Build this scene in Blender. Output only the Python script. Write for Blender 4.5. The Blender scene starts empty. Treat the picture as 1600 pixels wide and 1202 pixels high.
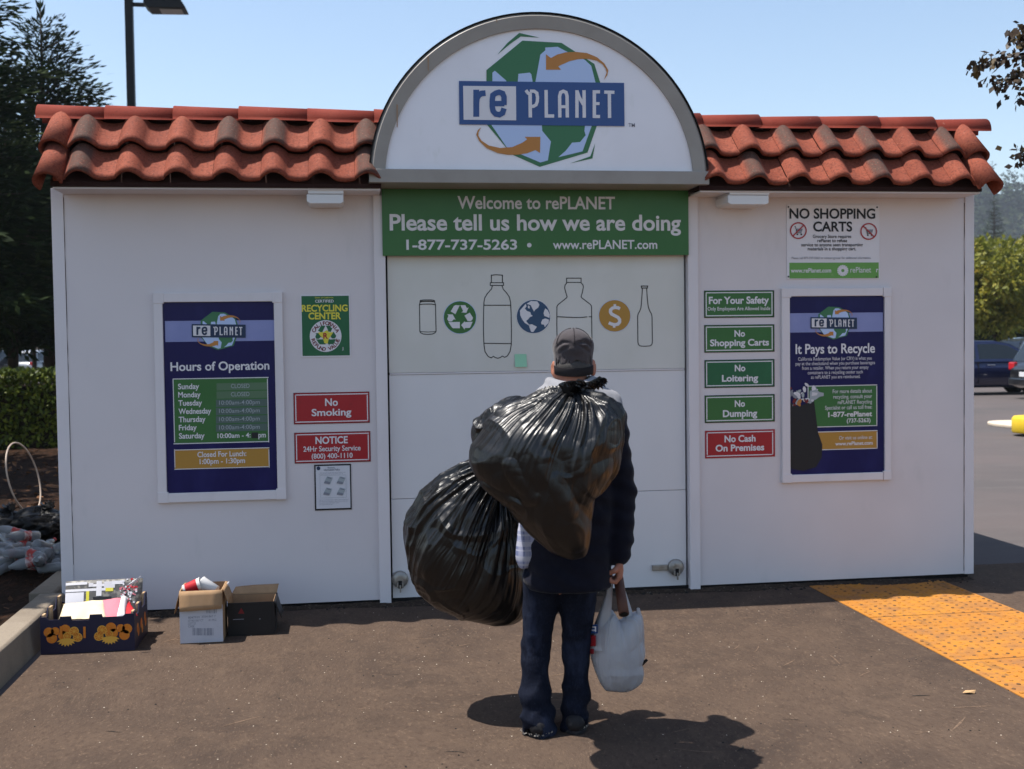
import bpy, bmesh, math, random
import numpy as np
from mathutils import Vector, Matrix, noise as mnoise

random.seed(7)
RNG = np.random.default_rng(7)
S = bpy.context.scene
COL = S.collection
rad = math.radians
HAZE = 0.00028

# ------------------------------------------------------------------ camera
CAM = np.array([-1.1933, -7.0711, 1.6])
PITCH, ROLL, YAW, FPX = 0.03675, -0.01336, 0.14253, 1800.0
FW = np.array([math.sin(YAW)*math.cos(PITCH), math.cos(YAW)*math.cos(PITCH), -math.sin(PITCH)])
_r = np.array([math.cos(YAW), -math.sin(YAW), 0.0])
_u = np.cross(_r, FW)
RT = _r*math.cos(ROLL) + _u*math.sin(ROLL)
UP = -_r*math.sin(ROLL) + _u*math.cos(ROLL)
cd = bpy.data.cameras.new('camera')
cam = bpy.data.objects.new('camera', cd)
COL.objects.link(cam)
cam.matrix_world = Matrix(((RT[0], UP[0], -FW[0], CAM[0]), (RT[1], UP[1], -FW[1], CAM[1]),
                           (RT[2], UP[2], -FW[2], CAM[2]), (0, 0, 0, 1)))
cd.sensor_width = 36.0
cd.lens = FPX/1600*36
cd.clip_start = 0.05
cd.clip_end = 4000
cd.dof.use_dof = True
cd.dof.focus_distance = 5.9
cd.dof.aperture_fstop = 4.0
S.camera = cam

# ------------------------------------------------------------------ light
SUN_SX, SUN_SY = 0.385, 0.055            # shadow shift per metre of height: to the right, towards the camera
to_sun = Vector((-SUN_SX, SUN_SY, 1.0)).normalized()
w = bpy.data.worlds.new('World')
S.world = w
w.use_nodes = True
wn = w.node_tree
sky = wn.nodes.new('ShaderNodeTexSky')
sky.sky_type = 'NISHITA'
sky.sun_disc = False
sky.sun_elevation = math.asin(to_sun.z)
sky.sun_rotation = math.atan2(to_sun.x, to_sun.y)
sky.air_density = 1.1
sky.dust_density = 0.8
sky.ozone_density = 0.5
wn.links.new(sky.outputs[0], wn.nodes['Background'].inputs['Color'])
wn.nodes['Background'].inputs['Strength'].default_value = 0.114
sd = bpy.data.lights.new('sun', 'SUN')
sd.energy = 5.0
sd.angle = rad(0.53)
sd.color = (1.0, 0.95, 0.88)
sun = bpy.data.objects.new('sun', sd)
COL.objects.link(sun)
sun.rotation_euler = to_sun.to_track_quat('Z', 'Y').to_euler()
sun.location = (0, 0, 30)
S.view_settings.view_transform = 'Standard'
S.view_settings.look = 'None'
S.view_settings.gamma = 1.0
S.view_settings.exposure = 0.72
S.cycles.max_bounces = 8
S.cycles.transparent_max_bounces = 12
S.cycles.volume_bounces = 0
S.cycles.use_denoising = True

# ------------------------------------------------------------------ picture <-> place
def ray(px, py):
    return FW + (px-800)/FPX*RT + (601-py)/FPX*UP
def W(px, py, y=0.0):                       # point on a plane parallel to the kiosk's front wall
    d = ray(px, py); return CAM + d*((y-CAM[1])/d[1])
def G(px, py, z=0.0):                       # point on the ground
    d = ray(px, py); return CAM + d*((z-CAM[2])/d[2])
FOOT = G(866, 1146)
HF = np.array([math.sin(YAW), math.cos(YAW), 0.0])
HR = np.array([math.cos(YAW), -math.sin(YAW), 0.0])
DM = float((FOOT-CAM) @ HF)
def L(px, py, d=0.0):                       # point at the man's distance plus d metres
    q = ray(px, py); return CAM + q*((DM+d)/float(q @ HF))
def A(px, py, dist):                        # point at a distance along the view azimuth
    q = ray(px, py); return CAM + q*(dist/float(q @ HF))

# ------------------------------------------------------------------ objects
def thing(name, loc, label, cat, group=None, kind=None):
    o = bpy.data.objects.new(name, None)
    o.empty_display_size = 0.2
    COL.objects.link(o)
    o.location = tuple(float(v) for v in loc)
    o['label'] = label; o['category'] = cat
    if group: o['group'] = group
    if kind: o['kind'] = kind
    return o
def tag(o, label, cat, group=None, kind=None):
    if label: o['label'] = label
    if cat: o['category'] = cat
    if group: o['group'] = group
    if kind: o['kind'] = kind
    return o
def wloc(o):
    v = Vector((0, 0, 0))
    while o is not None:
        v += o.location; o = o.parent
    return v
def link(name, me, mat, parent=None, origin=None):
    """link a mesh given in world coordinates; its origin goes to `origin` (or the parent's)"""
    o = bpy.data.objects.new(name, me)
    COL.objects.link(o)
    base = wloc(parent) if parent is not None else Vector((0, 0, 0))
    org = Vector([float(v) for v in origin]) if origin is not None else base
    me.transform(Matrix.Translation(-org))
    if parent is not None:
        o.parent = parent
    o.location = org - base
    if mat is not None:
        for m in (mat if isinstance(mat, (list, tuple)) else [mat]): me.materials.append(m)
    return o
def np_mesh(name, V, F, smooth=False, tone=None, mi=None):
    V = np.asarray(V, dtype=np.float32); me = bpy.data.meshes.new(name)
    F = np.asarray(F, dtype=np.int32)
    n, k = F.shape
    me.vertices.add(len(V)); me.vertices.foreach_set('co', V.ravel())
    me.loops.add(n*k); me.loops.foreach_set('vertex_index', F.ravel())
    me.polygons.add(n); me.polygons.foreach_set('loop_start', np.arange(0, n*k, k, dtype=np.int32))
    if smooth: me.polygons.foreach_set('use_smooth', np.ones(n, dtype=bool))
    if mi is not None: me.polygons.foreach_set('material_index', np.asarray(mi, dtype=np.int32))
    if tone is not None:
        a = me.attributes.new('tone', 'FLOAT', 'POINT'); a.data.foreach_set('value', np.asarray(tone, dtype=np.float32))
    me.update(calc_edges=True); me.validate()
    return me

class MB:
    """collects shapes into one bmesh"""
    def __init__(s): s.b = bmesh.new(); s.mi = 0
    def face(s, pts, smooth=False):
        vs = [s.b.verts.new(tuple(float(c) for c in p)) for p in pts]
        f = s.b.faces.new(vs); f.smooth = smooth; f.material_index = s.mi; return f
    def box(s, x0, x1, y0, y1, z0, z1, bev=0.0, M=None, taper=None):
        bb = bmesh.new()
        g = bmesh.ops.create_cube(bb, size=1.0)['verts']
        for v in g:
            v.co = Vector(((x0+x1)/2+v.co.x*(x1-x0), (y0+y1)/2+v.co.y*(y1-y0), (z0+z1)/2+v.co.z*(z1-z0)))
        if bev > 0:
            bmesh.ops.bevel(bb, geom=bb.edges[:], offset=bev, segments=2, profile=0.6, affect='EDGES')
        s._merge(bb, M)
    def _merge(s, bb, M=None, smooth=False):
        mp = {}
        for v in bb.verts:
            mp[v] = s.b.verts.new((M @ v.co) if M is not None else v.co)
        for f in bb.faces:
            try:
                nf = s.b.faces.new([mp[v] for v in f.verts]); nf.smooth = smooth or f.smooth; nf.material_index = s.mi
            except ValueError: pass
        bb.free()
    def lathe(s, prof, n=24, M=None, smooth=True, cap=True):
        bb = bmesh.new(); rings = []
        for r_, z in prof:
            rings.append([bb.verts.new((r_*math.cos(2*math.pi*i/n), r_*math.sin(2*math.pi*i/n), z)) for i in range(n)])
        for a_, b_ in zip(rings, rings[1:]):
            for i in range(n):
                f = bb.faces.new((a_[i], a_[(i+1) % n], b_[(i+1) % n], b_[i])); f.smooth = smooth
        if cap:
            bb.faces.new(rings[0][::-1]); bb.faces.new(rings[-1])
        s._merge(bb, M)
    def tube(s, pts, r, n=8, cap=True, smooth=True):
        pts = [Vector([float(c) for c in p]) for p in pts]
        rs = r if isinstance(r, (list, tuple)) else [r]*len(pts)
        rings = []; up = None
        for i, p in enumerate(pts):
            t = (pts[min(i+1, len(pts)-1)]-pts[max(i-1, 0)]).normalized()
            if up is None:
                up = Vector((0, 0, 1)) if abs(t.z) < .9 else Vector((1, 0, 0))
            a_ = t.cross(up).normalized(); up = a_.cross(t).normalized()
            rings.append([s.b.verts.new(p+(a_*math.cos(2*math.pi*k/n)+up*math.sin(2*math.pi*k/n))*rs[i]) for k in range(n)])
        for a_, b_ in zip(rings, rings[1:]):
            for k in range(n):
                f = s.b.faces.new((a_[k], a_[(k+1) % n], b_[(k+1) % n], b_[k])); f.smooth = smooth; f.material_index = s.mi
        if cap:
            s.b.faces.new(rings[0][::-1]).material_index = s.mi; s.b.faces.new(rings[-1]).material_index = s.mi
    def prism(s, poly, axis, lo, hi, bev=0.0):
        """extrude a 2D polygon along an axis ('x': poly is (y,z); 'y': (x,z); 'z': (x,y))"""
        def P(p, t):
            return {'x': (t, p[0], p[1]), 'y': (p[0], t, p[1]), 'z': (p[0], p[1], t)}[axis]
        bb = bmesh.new()
        a_ = [bb.verts.new(P(p, lo)) for p in poly]; b_ = [bb.verts.new(P(p, hi)) for p in poly]
        n = len(poly)
        bb.faces.new(a_); bb.faces.new(b_[::-1])
        for i in range(n): bb.faces.new((a_[i], b_[i], b_[(i+1) % n], a_[(i+1) % n]))
        bmesh.ops.recalc_face_normals(bb, faces=bb.faces[:])
        if bev > 0:
            bmesh.ops.bevel(bb, geom=bb.edges[:], offset=bev, segments=2, profile=.6, affect='EDGES')
        s._merge(bb)
    def mesh(s, name):
        me = bpy.data.meshes.new(name); s.b.to_mesh(me); s.b.free(); return me
    def obj(s, name, mat, parent=None, origin=None):
        return link(name, s.mesh(name), mat, parent, origin)

# ------------------------------------------------------------------ materials
def mat(name, col, rough=.6, spec=.4, metal=0.0, layers=(), bumps=(), tone=None, trans=0.0, ior=1.45, sheen=0.0, coat=0.0, transl=0.0, warp=None, pleats=()):
    """layers: (scale, (sx,sy,sz), lo, hi, colour, amount); bumps: (scale, (sx,sy,sz), strength, distance); tone: [(pos, colour)...] driven by the 'tone' attribute"""
    m = bpy.data.materials.new(name); m.use_nodes = True
    nt = m.node_tree; N = nt.nodes; K = nt.links
    b = N['Principled BSDF']
    tc = N.new('ShaderNodeTexCoord')
    src = tc.outputs['Object']
    if warp:
        wt_ = N.new('ShaderNodeTexNoise'); wt_.inputs['Scale'].default_value = warp[0]; wt_.inputs['Detail'].default_value = 2
        K.new(src, wt_.inputs['Vector'])
        s1 = N.new('ShaderNodeVectorMath'); s1.operation = 'SUBTRACT'; s1.inputs[1].default_value = (.5, .5, .5); K.new(wt_.outputs['Color'], s1.inputs[0])
        s2 = N.new('ShaderNodeVectorMath'); s2.operation = 'SCALE'; s2.inputs['Scale'].default_value = warp[1]; K.new(s1.outputs[0], s2.inputs[0])
        s3 = N.new('ShaderNodeVectorMath'); s3.operation = 'ADD'; K.new(src, s3.inputs[0]); K.new(s2.outputs[0], s3.inputs[1]); src = s3.outputs[0]
    def nz(scale, st, detail=6.0, rough_=.6):
        mp = N.new('ShaderNodeMapping'); mp.inputs['Scale'].default_value = st
        K.new(src, mp.inputs['Vector'])
        t = N.new('ShaderNodeTexNoise'); t.inputs['Scale'].default_value = scale
        t.inputs['Detail'].default_value = detail; t.inputs['Roughness'].default_value = rough_
        K.new(mp.outputs[0], t.inputs['Vector']); return t.outputs['Fac']
    if tone:
        at = N.new('ShaderNodeAttribute'); at.attribute_name = 'tone'
        cr = N.new('ShaderNodeValToRGB')
        e = cr.color_ramp.elements
        while len(e) < len(tone): e.new(.5)
        for el, (p, c) in zip(e, tone): el.position = p; el.color = (*c, 1)
        K.new(at.outputs['Fac'], cr.inputs['Fac']); cur = cr.outputs['Color']
    else:
        rg = N.new('ShaderNodeRGB'); rg.outputs[0].default_value = (*col, 1); cur = rg.outputs[0]
    for sc, st, lo, hi, c2, amt in layers:
        mr = N.new('ShaderNodeMapRange'); mr.inputs['From Min'].default_value = lo; mr.inputs['From Max'].default_value = hi
        mr.inputs['To Max'].default_value = amt
        K.new(nz(sc, st), mr.inputs['Value'])
        mx = N.new('ShaderNodeMix'); mx.data_type = 'RGBA'
        K.new(mr.outputs[0], mx.inputs['Factor']); K.new(cur, mx.inputs['A']); mx.inputs['B'].default_value = (*c2, 1)
        cur = mx.outputs['Result']
    K.new(cur, b.inputs['Base Color'])
    prev = None
    for sc, st, sg, dist in bumps:
        bp = N.new('ShaderNodeBump'); bp.inputs['Strength'].default_value = sg; bp.inputs['Distance'].default_value = dist
        K.new(nz(sc, st), bp.inputs['Height'])
        if prev is not None: K.new(prev, bp.inputs['Normal'])
        prev = bp.outputs[0]
    for sc, sg, dist in pleats:                 # fine folds that follow the 'pl' coordinates
        pa = N.new('ShaderNodeAttribute'); pa.attribute_name = 'pl'
        t = N.new('ShaderNodeTexNoise'); t.inputs['Scale'].default_value = sc; t.inputs['Detail'].default_value = 1.5; K.new(pa.outputs['Vector'], t.inputs['Vector'])
        m1 = N.new('ShaderNodeMath'); m1.operation = 'SUBTRACT'; m1.inputs[1].default_value = .5; K.new(t.outputs['Fac'], m1.inputs[0])
        m2 = N.new('ShaderNodeMath'); m2.operation = 'ABSOLUTE'; K.new(m1.outputs[0], m2.inputs[0])
        ft = N.new('ShaderNodeAttribute'); ft.attribute_name = 'tone'
        m3 = N.new('ShaderNodeMath'); m3.operation = 'MULTIPLY'; K.new(m2.outputs[0], m3.inputs[0]); K.new(ft.outputs['Fac'], m3.inputs[1])
        bp = N.new('ShaderNodeBump'); bp.invert = True; bp.inputs['Strength'].default_value = sg; bp.inputs['Distance'].default_value = dist
        K.new(m3.outputs[0], bp.inputs['Height'])
        if prev is not None: K.new(prev, bp.inputs['Normal'])
        prev = bp.outputs[0]
    if prev is not None: K.new(prev, b.inputs['Normal'])
    b.inputs['Roughness'].default_value = rough; b.inputs['Specular IOR Level'].default_value = spec
    b.inputs['Metallic'].default_value = metal; b.inputs['IOR'].default_value = ior
    b.inputs['Transmission Weight'].default_value = trans
    b.inputs['Sheen Weight'].default_value = sheen
    b.inputs['Coat Weight'].default_value = coat
    b.inputs['Coat Roughness'].default_value = 0.08
    if transl > 0:
        tl = N.new('ShaderNodeBsdfTranslucent'); ms = N.new('ShaderNodeMixShader'); ms.inputs[0].default_value = transl
        K.new(cur, tl.inputs['Color']); K.new(b.outputs[0], ms.inputs[1]); K.new(tl.outputs[0], ms.inputs[2])
        K.new(ms.outputs[0], N['Material Output'].inputs['Surface'])
    return m
U1 = (1, 1, 1)
M = {}
M['wall'] = mat('painted_panel', (0.6745, 0.6273, 0.6301), .5, .3,
    layers=[(1.3, (1, 1, 1), .42, .75, (0.5880, 0.5457, 0.5522), .6), (7, (1, 1, .35), .60, .80, (0.4266, 0.4328, 0.4157), .25), (60, U1, .70, .78, (0.3459, 0.3388, 0.3248), .30)],
    bumps=[(90, U1, .05, .004), (2.0, U1, .10, .02)])
M['trim'] = mat('painted_trim', (0.6918, 0.6524, 0.6626), .45, .35, layers=[(5, (1, 1, .3), .5, .8, (0.5534, 0.5144, 0.5067), .5)], bumps=[(40, U1, .04, .004)])
M['door'] = mat('door_paint', (0.6851, 0.6710, 0.6763), .32, .4, layers=[(2.0, (1, 1, .6), .45, .75, (0.6052, 0.5902, 0.5964), .5), (45, U1, .70, .76, (0.3426, 0.3728, 0.3689), .25)], bumps=[(3, U1, .06, .02)])
M['door_film'] = mat('door_film', (0.5916, 0.5841, 0.5472), .18, .5, layers=[(2.6, (1, 1, .7), .42, .72, (0.6508, 0.6394, 0.6148), .8), (9, U1, .62, .75, (0.5206, 0.5041, 0.4672), .35)], bumps=[(2.5, U1, .05, .03)])
M['gap'] = mat('dark_gap', (.012, .011, .011), .8, .2)
M['arch_metal'] = mat('arch_metal', (.30, .275, .245), .42, .45, layers=[(4, (1, 1, 1), .45, .75, (.24, .215, .19), .7), (30, U1, .66, .74, (.25, .20, .16), .4)], bumps=[(18, U1, .06, .006)])
M['arch_face'] = mat('arch_face', (0.8185, 0.8022, 0.8331), .35, .4, layers=[(1.8, (1, 1, 1), .45, .75, (0.7128, 0.6947, 0.7182), .6), (12, (1, 1, .6), .62, .75, (0.6601, 0.6590, 0.6320), .35)])
M['rust'] = mat('rust_stain', (.30, .13, .04), .8, .2, layers=[(25, (1, 1, .2), .4, .65, (.38, .30, .22), .8)])
M['tile'] = mat('roof_tile', (0.4, 0.08, 0.04), .85, .25,
    tone=[(0.0, (0.168, 0.0384, 0.0208)), (.35, (0.24, 0.0608, 0.0336)), (.6, (0.216, 0.0608, 0.0368)), (1.0, (0.08, 0.0464, 0.036))],
    layers=[(70, U1, .50, .62, (0.088, 0.0224, 0.0144), .65), (85, U1, .58, .68, (0.336, 0.136, 0.088), .5), (9, U1, .5, .75, (0.128, 0.036, 0.024), .5)], bumps=[(160, U1, .35, .004)])
M['ridge'] = mat('ridge_tile', (0.17, 0.0255, 0.0153), .85, .2, layers=[(110, U1, .52, .66, (0.085, 0.0153, 0.0102), .65), (6, U1, .45, .7, (0.2125, 0.0425, 0.0255), .6), (35, U1, .70, .76, (0.51, 0.425, 0.34), .4)], bumps=[(150, U1, .3, .004)])
M['roof_dark'] = mat('roof_underlay', (.03, .012, .010), .9, .2)
M['white'] = mat('print_white', (.70, .68, .70), .45, .4)
M['offwhite'] = mat('print_offwhite', (.62, .60, .62), .5, .4)
M['faint'] = mat('print_faint_grey', (.34, .38, .40), .5, .4)
M['black'] = mat('print_black', (.012, .012, .014), .5, .4)
M['greenp'] = mat('print_green', (.030, .135, .030), .35, .45, layers=[(3, U1, .45, .75, (.045, .16, .04), .6)])
M['greenl'] = mat('print_light_green', (.13, .33, .07), .4, .4, layers=[(40, U1, .6, .72, (.3, .4, .2), .3)])
M['greend'] = mat('print_deep_green', (.015, .115, .045), .4, .4, layers=[(8, U1, .5, .7, (.02, .14, .055), .6)])
M['greenlogo'] = mat('print_logo_green', (.045, .17, .075), .4, .4)
M['greenrow'] = mat('print_taped_row', (.085, .165, .09), .3, .45)
M['greyrow'] = mat('print_taped_row_grey', (.075, .125, .11), .3, .45)
M['navy'] = mat('print_navy', (.0075, .0065, .072), .3, .25, layers=[(2.2, (1.5, 1, .8), .50, .72, (.018, .020, .115), .7)])
M['bluebar'] = mat('print_blue', (.035, .085, .24), .4, .4)
M['darkbar'] = mat('print_dark_blue', (.012, .03, .075), .4, .4)
M['band'] = mat('print_band', (.20, .23, .46), .35, .45, layers=[(3, U1, .4, .7, (.28, .31, .56), .7)])
M['sea'] = mat('print_pale_blue', (.46, .58, .82), .4, .4)
M['orange'] = mat('print_orange', (.48, .20, .045), .4, .4)
M['ochre'] = mat('print_ochre', (.42, .22, .035), .35, .45)
M['red'] = mat('print_red', (.36, .010, .018), .35, .45, layers=[(14, U1, .6, .75, (.25, .01, .015), .5)])
M['darkred'] = mat('print_dark_red', (.16, .008, .012), .4, .4)
M['yellow'] = mat('print_yellow', (.70, .62, .06), .4, .4)
M['globeblue'] = mat('print_globe_blue', (.022, .065, .14), .35, .45)
M['note'] = mat('sticky_note', (.32, .62, .42), .7, .2)
M['paper'] = mat('notice_paper', (.62, .62, .66), .4, .4, layers=[(20, U1, .5, .7, (.55, .55, .60), .5)])
M['greyink'] = mat('print_grey', (.22, .23, .27), .5, .3)
M['lite'] = mat('light_lens', (.70, .70, .70), .35, .45)
M['litebase'] = mat('light_base', (.40, .39, .37), .5, .4)
M['steel'] = mat('worn_steel', (.33, .31, .28), .42, .5, .6, layers=[(30, U1, .5, .7, (.16, .13, .10), .7)], bumps=[(40, U1, .15, .003)])
# ------------------------------------------------------------------ printed graphics
_txt = {}
def glyphs(s, wt, sp=1.0):
    k = (s, wt, sp)
    if k not in _txt:
        c = bpy.data.curves.new('t', 'FONT'); c.body = s; c.offset = wt; c.space_character = sp; c.resolution_u = 4
        o = bpy.data.objects.new('t', c)
        me = o.to_mesh()
        V = [tuple(v.co[:2]) for v in me.vertices]; F = [tuple(p.vertices) for p in me.polygons]
        o.to_mesh_clear(); bpy.data.objects.remove(o); bpy.data.curves.remove(c)
        _txt[k] = (V, F)
    return _txt[k]
CAP = max(v[1] for v in glyphs('H', 0.0)[0])

class Print:
    """flat print on a vertical face at depth y; shapes come in photograph pixels and land on that face"""
    def __init__(s, y, step=0.0012):
        s.y = y; s.step = step; s.b = bmesh.new(); s.mats = []; s.k = 0
    def _mi(s, m):
        if m not in s.mats: s.mats.append(m)
        return s.mats.index(m)
    def _yy(s, lay): return s.y-s.step*lay
    def poly(s, pts, m, lay=0, world=False):
        y = s._yy(lay)
        P = [(p[0], y, p[1]) for p in pts] if world else [tuple(float(c) for c in W(p[0], p[1], y)) for p in pts]
        f = s.b.faces.new([s.b.verts.new(p) for p in P]); f.material_index = s._mi(m); return f
    def rect(s, x0, y0, x1, y1, m, lay=0):
        a_ = W(x0, (y0+y1)/2, s.y)[0]; b_ = W(x1, (y0+y1)/2, s.y)[0]
        t = W((x0+x1)/2, y0, s.y)[2]; u = W((x0+x1)/2, y1, s.y)[2]
        s.poly([(a_, u), (b_, u), (b_, t), (a_, t)], m, lay, True)
    def border(s, x0, y0, x1, y1, wd, m, lay=0):
        s.rect(x0, y0, x1, y0+wd, m, lay); s.rect(x0, y1-wd, x1, y1, m, lay)
        s.rect(x0, y0+wd, x0+wd, y1-wd, m, lay); s.rect(x1-wd, y0+wd, x1, y1-wd, m, lay)
    def disc(s, cx, cy, r, m, lay=0, n=40, ry=None):
        ry = ry or r
        s.poly([(cx+r*math.cos(2*math.pi*i/n), cy+ry*math.sin(2*math.pi*i/n)) for i in range(n)], m, lay)
    def stroke(s, pts, wd, m, lay=0, closed=False):
        P = [np.array(p, float) for p in pts]; n = len(P); Lf, Rt = [], []
        for i in range(n):
            a_ = P[i-1] if (i > 0 or closed) else None
            b_ = P[(i+1) % n] if (i < n-1 or closed) else None
            ns = []
            if a_ is not None:
                t = P[i]-a_; t /= (np.linalg.norm(t)+1e-9); ns.append(np.array([-t[1], t[0]]))
            if b_ is not None:
                t = b_-P[i]; t /= (np.linalg.norm(t)+1e-9); ns.append(np.array([-t[1], t[0]]))
            nv = sum(ns); nv = nv/(np.linalg.norm(nv)+1e-9)
            k = min(1/max(.35, float(nv @ ns[0])), 2.0)
            Lf.append(P[i]+nv*wd/2*k); Rt.append(P[i]-nv*wd/2*k)
        for i in range(n if closed else n-1):
            j = (i+1) % n
            s.poly([Lf[i], Lf[j], Rt[j], Rt[i]], m, lay)
    def ring(s, cx, cy, r, wd, m, lay=0, n=40):
        s.stroke([(cx+r*math.cos(2*math.pi*i/n), cy+r*math.sin(2*math.pi*i/n)) for i in range(n)], wd, m, lay, True)
    def text(s, t, x0, x1, base, top, m, lay=1, wt=0.012, slope=0.0, xh=False, sp=1.0):
        """fit t between x0 and x1; capital letters stand from base to top (pixels)"""
        V, F = glyphs(t, wt, sp); xc = (x0+x1)/2
        a_ = W(x0, base, s.y)[0]; b_ = W(x1, base, s.y)[0]
        zb = W(xc, base, s.y)[2]; zt = W(xc, top, s.y)[2]
        xs = [v[0] for v in V]; lo, hi = min(xs), max(xs)
        cap = max(v[1] for v in V) if xh else CAP
        y = s._yy(lay); mi = s._mi(m)
        vs = [s.b.verts.new((float(a_+(v[0]-lo)/(hi-lo)*(b_-a_)), float(y), float(zb+v[1]/cap*(zt-zb)))) for v in V]
        for f in F:
            try:
                q = s.b.faces.new([vs[i] for i in f]); q.material_index = mi
            except ValueError: pass
    def arctext(s, t, cx, cy, r, a0, a1, h, m, lay=1, wt=.03, inside=False):
        """letters along an arc (degrees, 0 = up, clockwise); inside=True reads along the bottom"""
        n = len(t)
        for i, ch in enumerate(t):
            if ch == ' ': continue
            an = rad(a0+(a1-a0)*(i+.5)/n)
            V, F = glyphs(ch, wt); xs = [v[0] for v in V]; mid = (min(xs)+max(xs))/2
            k = h/CAP; ca, sa = math.cos(an), math.sin(an)
            vs = []
            for v in V:
                lx = (v[0]-mid)*k; ly = (v[1]-CAP/2)*k
                if inside: lx, ly = -lx, -ly
                rr = r+ly
                X = cx+rr*sa+lx*ca; Y = cy-rr*ca+lx*sa
                p = W(X, Y, s._yy(lay)); vs.append(s.b.verts.new(tuple(float(c) for c in p)))
            for f in F:
                try:
                    q = s.b.faces.new([vs[i_] for i_ in f]); q.material_index = s._mi(m)
                except ValueError: pass
    def obj(s, name, parent):
        bmesh.ops.recalc_face_normals(s.b, faces=s.b.faces[:])
        for f in s.b.faces:
            if f.normal.y > 0: f.normal_flip()
        me = bpy.data.meshes.new(name); s.b.to_mesh(me); s.b.free()
        return link(name, me, [M[k] for k in s.mats], parent)

def RB(x0, y0, x1, y1, y=0.0):
    xc, yc = (x0+x1)/2, (y0+y1)/2
    return W(x0, yc, y)[0], W(x1, yc, y)[0], W(xc, y1, y)[2], W(xc, y0, y)[2]

def recycle_mark(p, f, m, lay):
    for q in ([(525, 472), (560, 412), (578, 403), (624, 405), (577, 503)],
              [(632, 405), (685, 403), (705, 437), (722, 428), (697, 487), (640, 483), (662, 469)],
              [(677, 518), (735, 486), (770, 540), (766, 560), (748, 578), (712, 578)],
              [(640, 622), (680, 580), (680, 591), (767, 586), (745, 638), (733, 655), (680, 655), (680, 676)],
              [(487, 505), (546, 505), (580, 566), (560, 558), (535, 583), (502, 583), (486, 556), (500, 520)],
              [(500, 591), (626, 588), (626, 658), (550, 658), (537, 648)]):
        p.poly([f(*c) for c in q], m, lay)

def planet_logo(p, f, bar, lay=0, accents=True, small=False):
    """the sign's emblem: angular globe, two curved arrows and the name bar; f maps drawing units to pixels"""
    def P(pts, m, l): p.poly([f(*c) for c in pts], m, lay+l)
    P([(310, 450), (310, 360), (600, 122), (915, 140), (1180, 310), (1260, 560), (1200, 810), (1125, 1025), (740, 1140), (515, 1040), (315, 800), (260, 620)], 'greenlogo', 0)
    P([(358, 500), (358, 380), (378, 365), (470, 445), (470, 500)], 'sea', 1)
    P([(563, 500), (563, 450), (568, 390), (660, 380), (672, 395), (682, 450), (682, 500)], 'sea', 1)
    P([(705, 500), (705, 455), (722, 360), (745, 235), (785, 200), (785, 178), (885, 172), (960, 212), (1105, 278), (1155, 325), (1190, 462), (1190, 500)], 'sea', 1)
    P([(335, 780), (755, 780), (760, 850), (830, 935), (805, 1088), (745, 1105), (590, 1040), (472, 980)], 'sea', 1)
    P([(1108, 780), (1158, 780), (1158, 812), (1085, 1015), (890, 1062), (950, 1010), (1000, 945), (1065, 940), (1110, 885), (1100, 850)], 'sea', 1)
    P([(790, 232), (830, 262), (880, 235), (950, 216), (1030, 213), (1120, 222), (1200, 255), (1260, 305), (1293, 360), (1285, 400), (1258, 438), (1280, 380), (1272, 350), (1245, 312), (1200, 283), (1130, 268), (1050, 272), (980, 288), (920, 315), (888, 330), (912, 357), (790, 357)], 'orange', 2)
    P([(745, 898), (742, 1028), (705, 1005), (640, 1030), (560, 1043), (480, 1042), (400, 1028), (310, 988), (250, 930), (228, 880), (240, 845), (268, 820), (247, 860), (245, 890), (272, 930), (330, 968), (420, 988), (520, 980), (600, 945), (638, 918), (618, 898)], 'orange', 2)
    if accents:
        P([(398, 235), (480, 140), (575, 60), (740, 98), (587, 89), (500, 150)], 'greenlogo', 0)
        P([(1187, 950), (1165, 1072), (985, 1112), (1148, 1055)], 'greenlogo', 0)
    P([(88, 447), (1420, 463), (1424, 812), (92, 798)], bar, 3)
    if small: P([(88, 447), (1420, 463), (1424, 470), (88, 456)], 'sea', 4)
    P([(122, 487), (548, 491), (550, 765), (126, 760)], 'white', 4)
    # re
    def St(pts, wd, m, l):
        sc = abs(f(100, 0)[0]-f(0, 0)[0])/100
        p.stroke([f(*c) for c in pts], wd*sc, m, lay+l)
    St([(228, 518), (228, 736)], 48, bar, 5)
    St([(228, 640), (232, 590), (248, 562), (270, 548), (303, 545)], 46, bar, 6)
    St([(358, 630), (455, 630)], 44, bar, 5)
    e = [(452, 642), (452, 575), (440, 548), (412, 538), (385, 546), (362, 562), (357, 600), (357, 655), (364, 690), (385, 714), (415, 720), (440, 706), (452, 668)]
    St(e, 44, bar, 6)
    # PLANET
    St([(628, 522), (645, 545), (660, 552)], 26, 'white', 4)
    St([(662, 545), (664, 742)], 28, 'white', 5)
    St([(660, 530), (695, 530), (716, 545), (722, 580), (720, 612), (710, 640), (690, 652), (662, 652)], 26, 'white', 6)
    St([(791, 520), (793, 730), (856, 730)], 27, 'white', 4)
    St([(902, 742), (900, 570), (908, 540), (930, 530), (952, 540), (960, 570), (962, 742)], 27, 'white', 4)
    St([(905, 655), (960, 655)], 24, 'white', 5)
    St([(1040, 744), (1040, 522)], 27, 'white', 4); St([(1042, 535), (1058, 580), (1094, 640)], 27, 'white', 5); St([(1097, 522), (1099, 744)], 27, 'white', 4)
    St([(1180, 522), (1180, 746)], 27, 'white', 4); St([(1180, 535), (1226, 535)], 26, 'white', 5); St([(1180, 630), (1222, 630)], 24, 'white', 5); St([(1180, 734), (1226, 734)], 26, 'white', 5)
    St([(1260, 537), (1342, 539)], 26, 'white', 4); St([(1301, 540), (1303, 746)], 27, 'white', 5)

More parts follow.
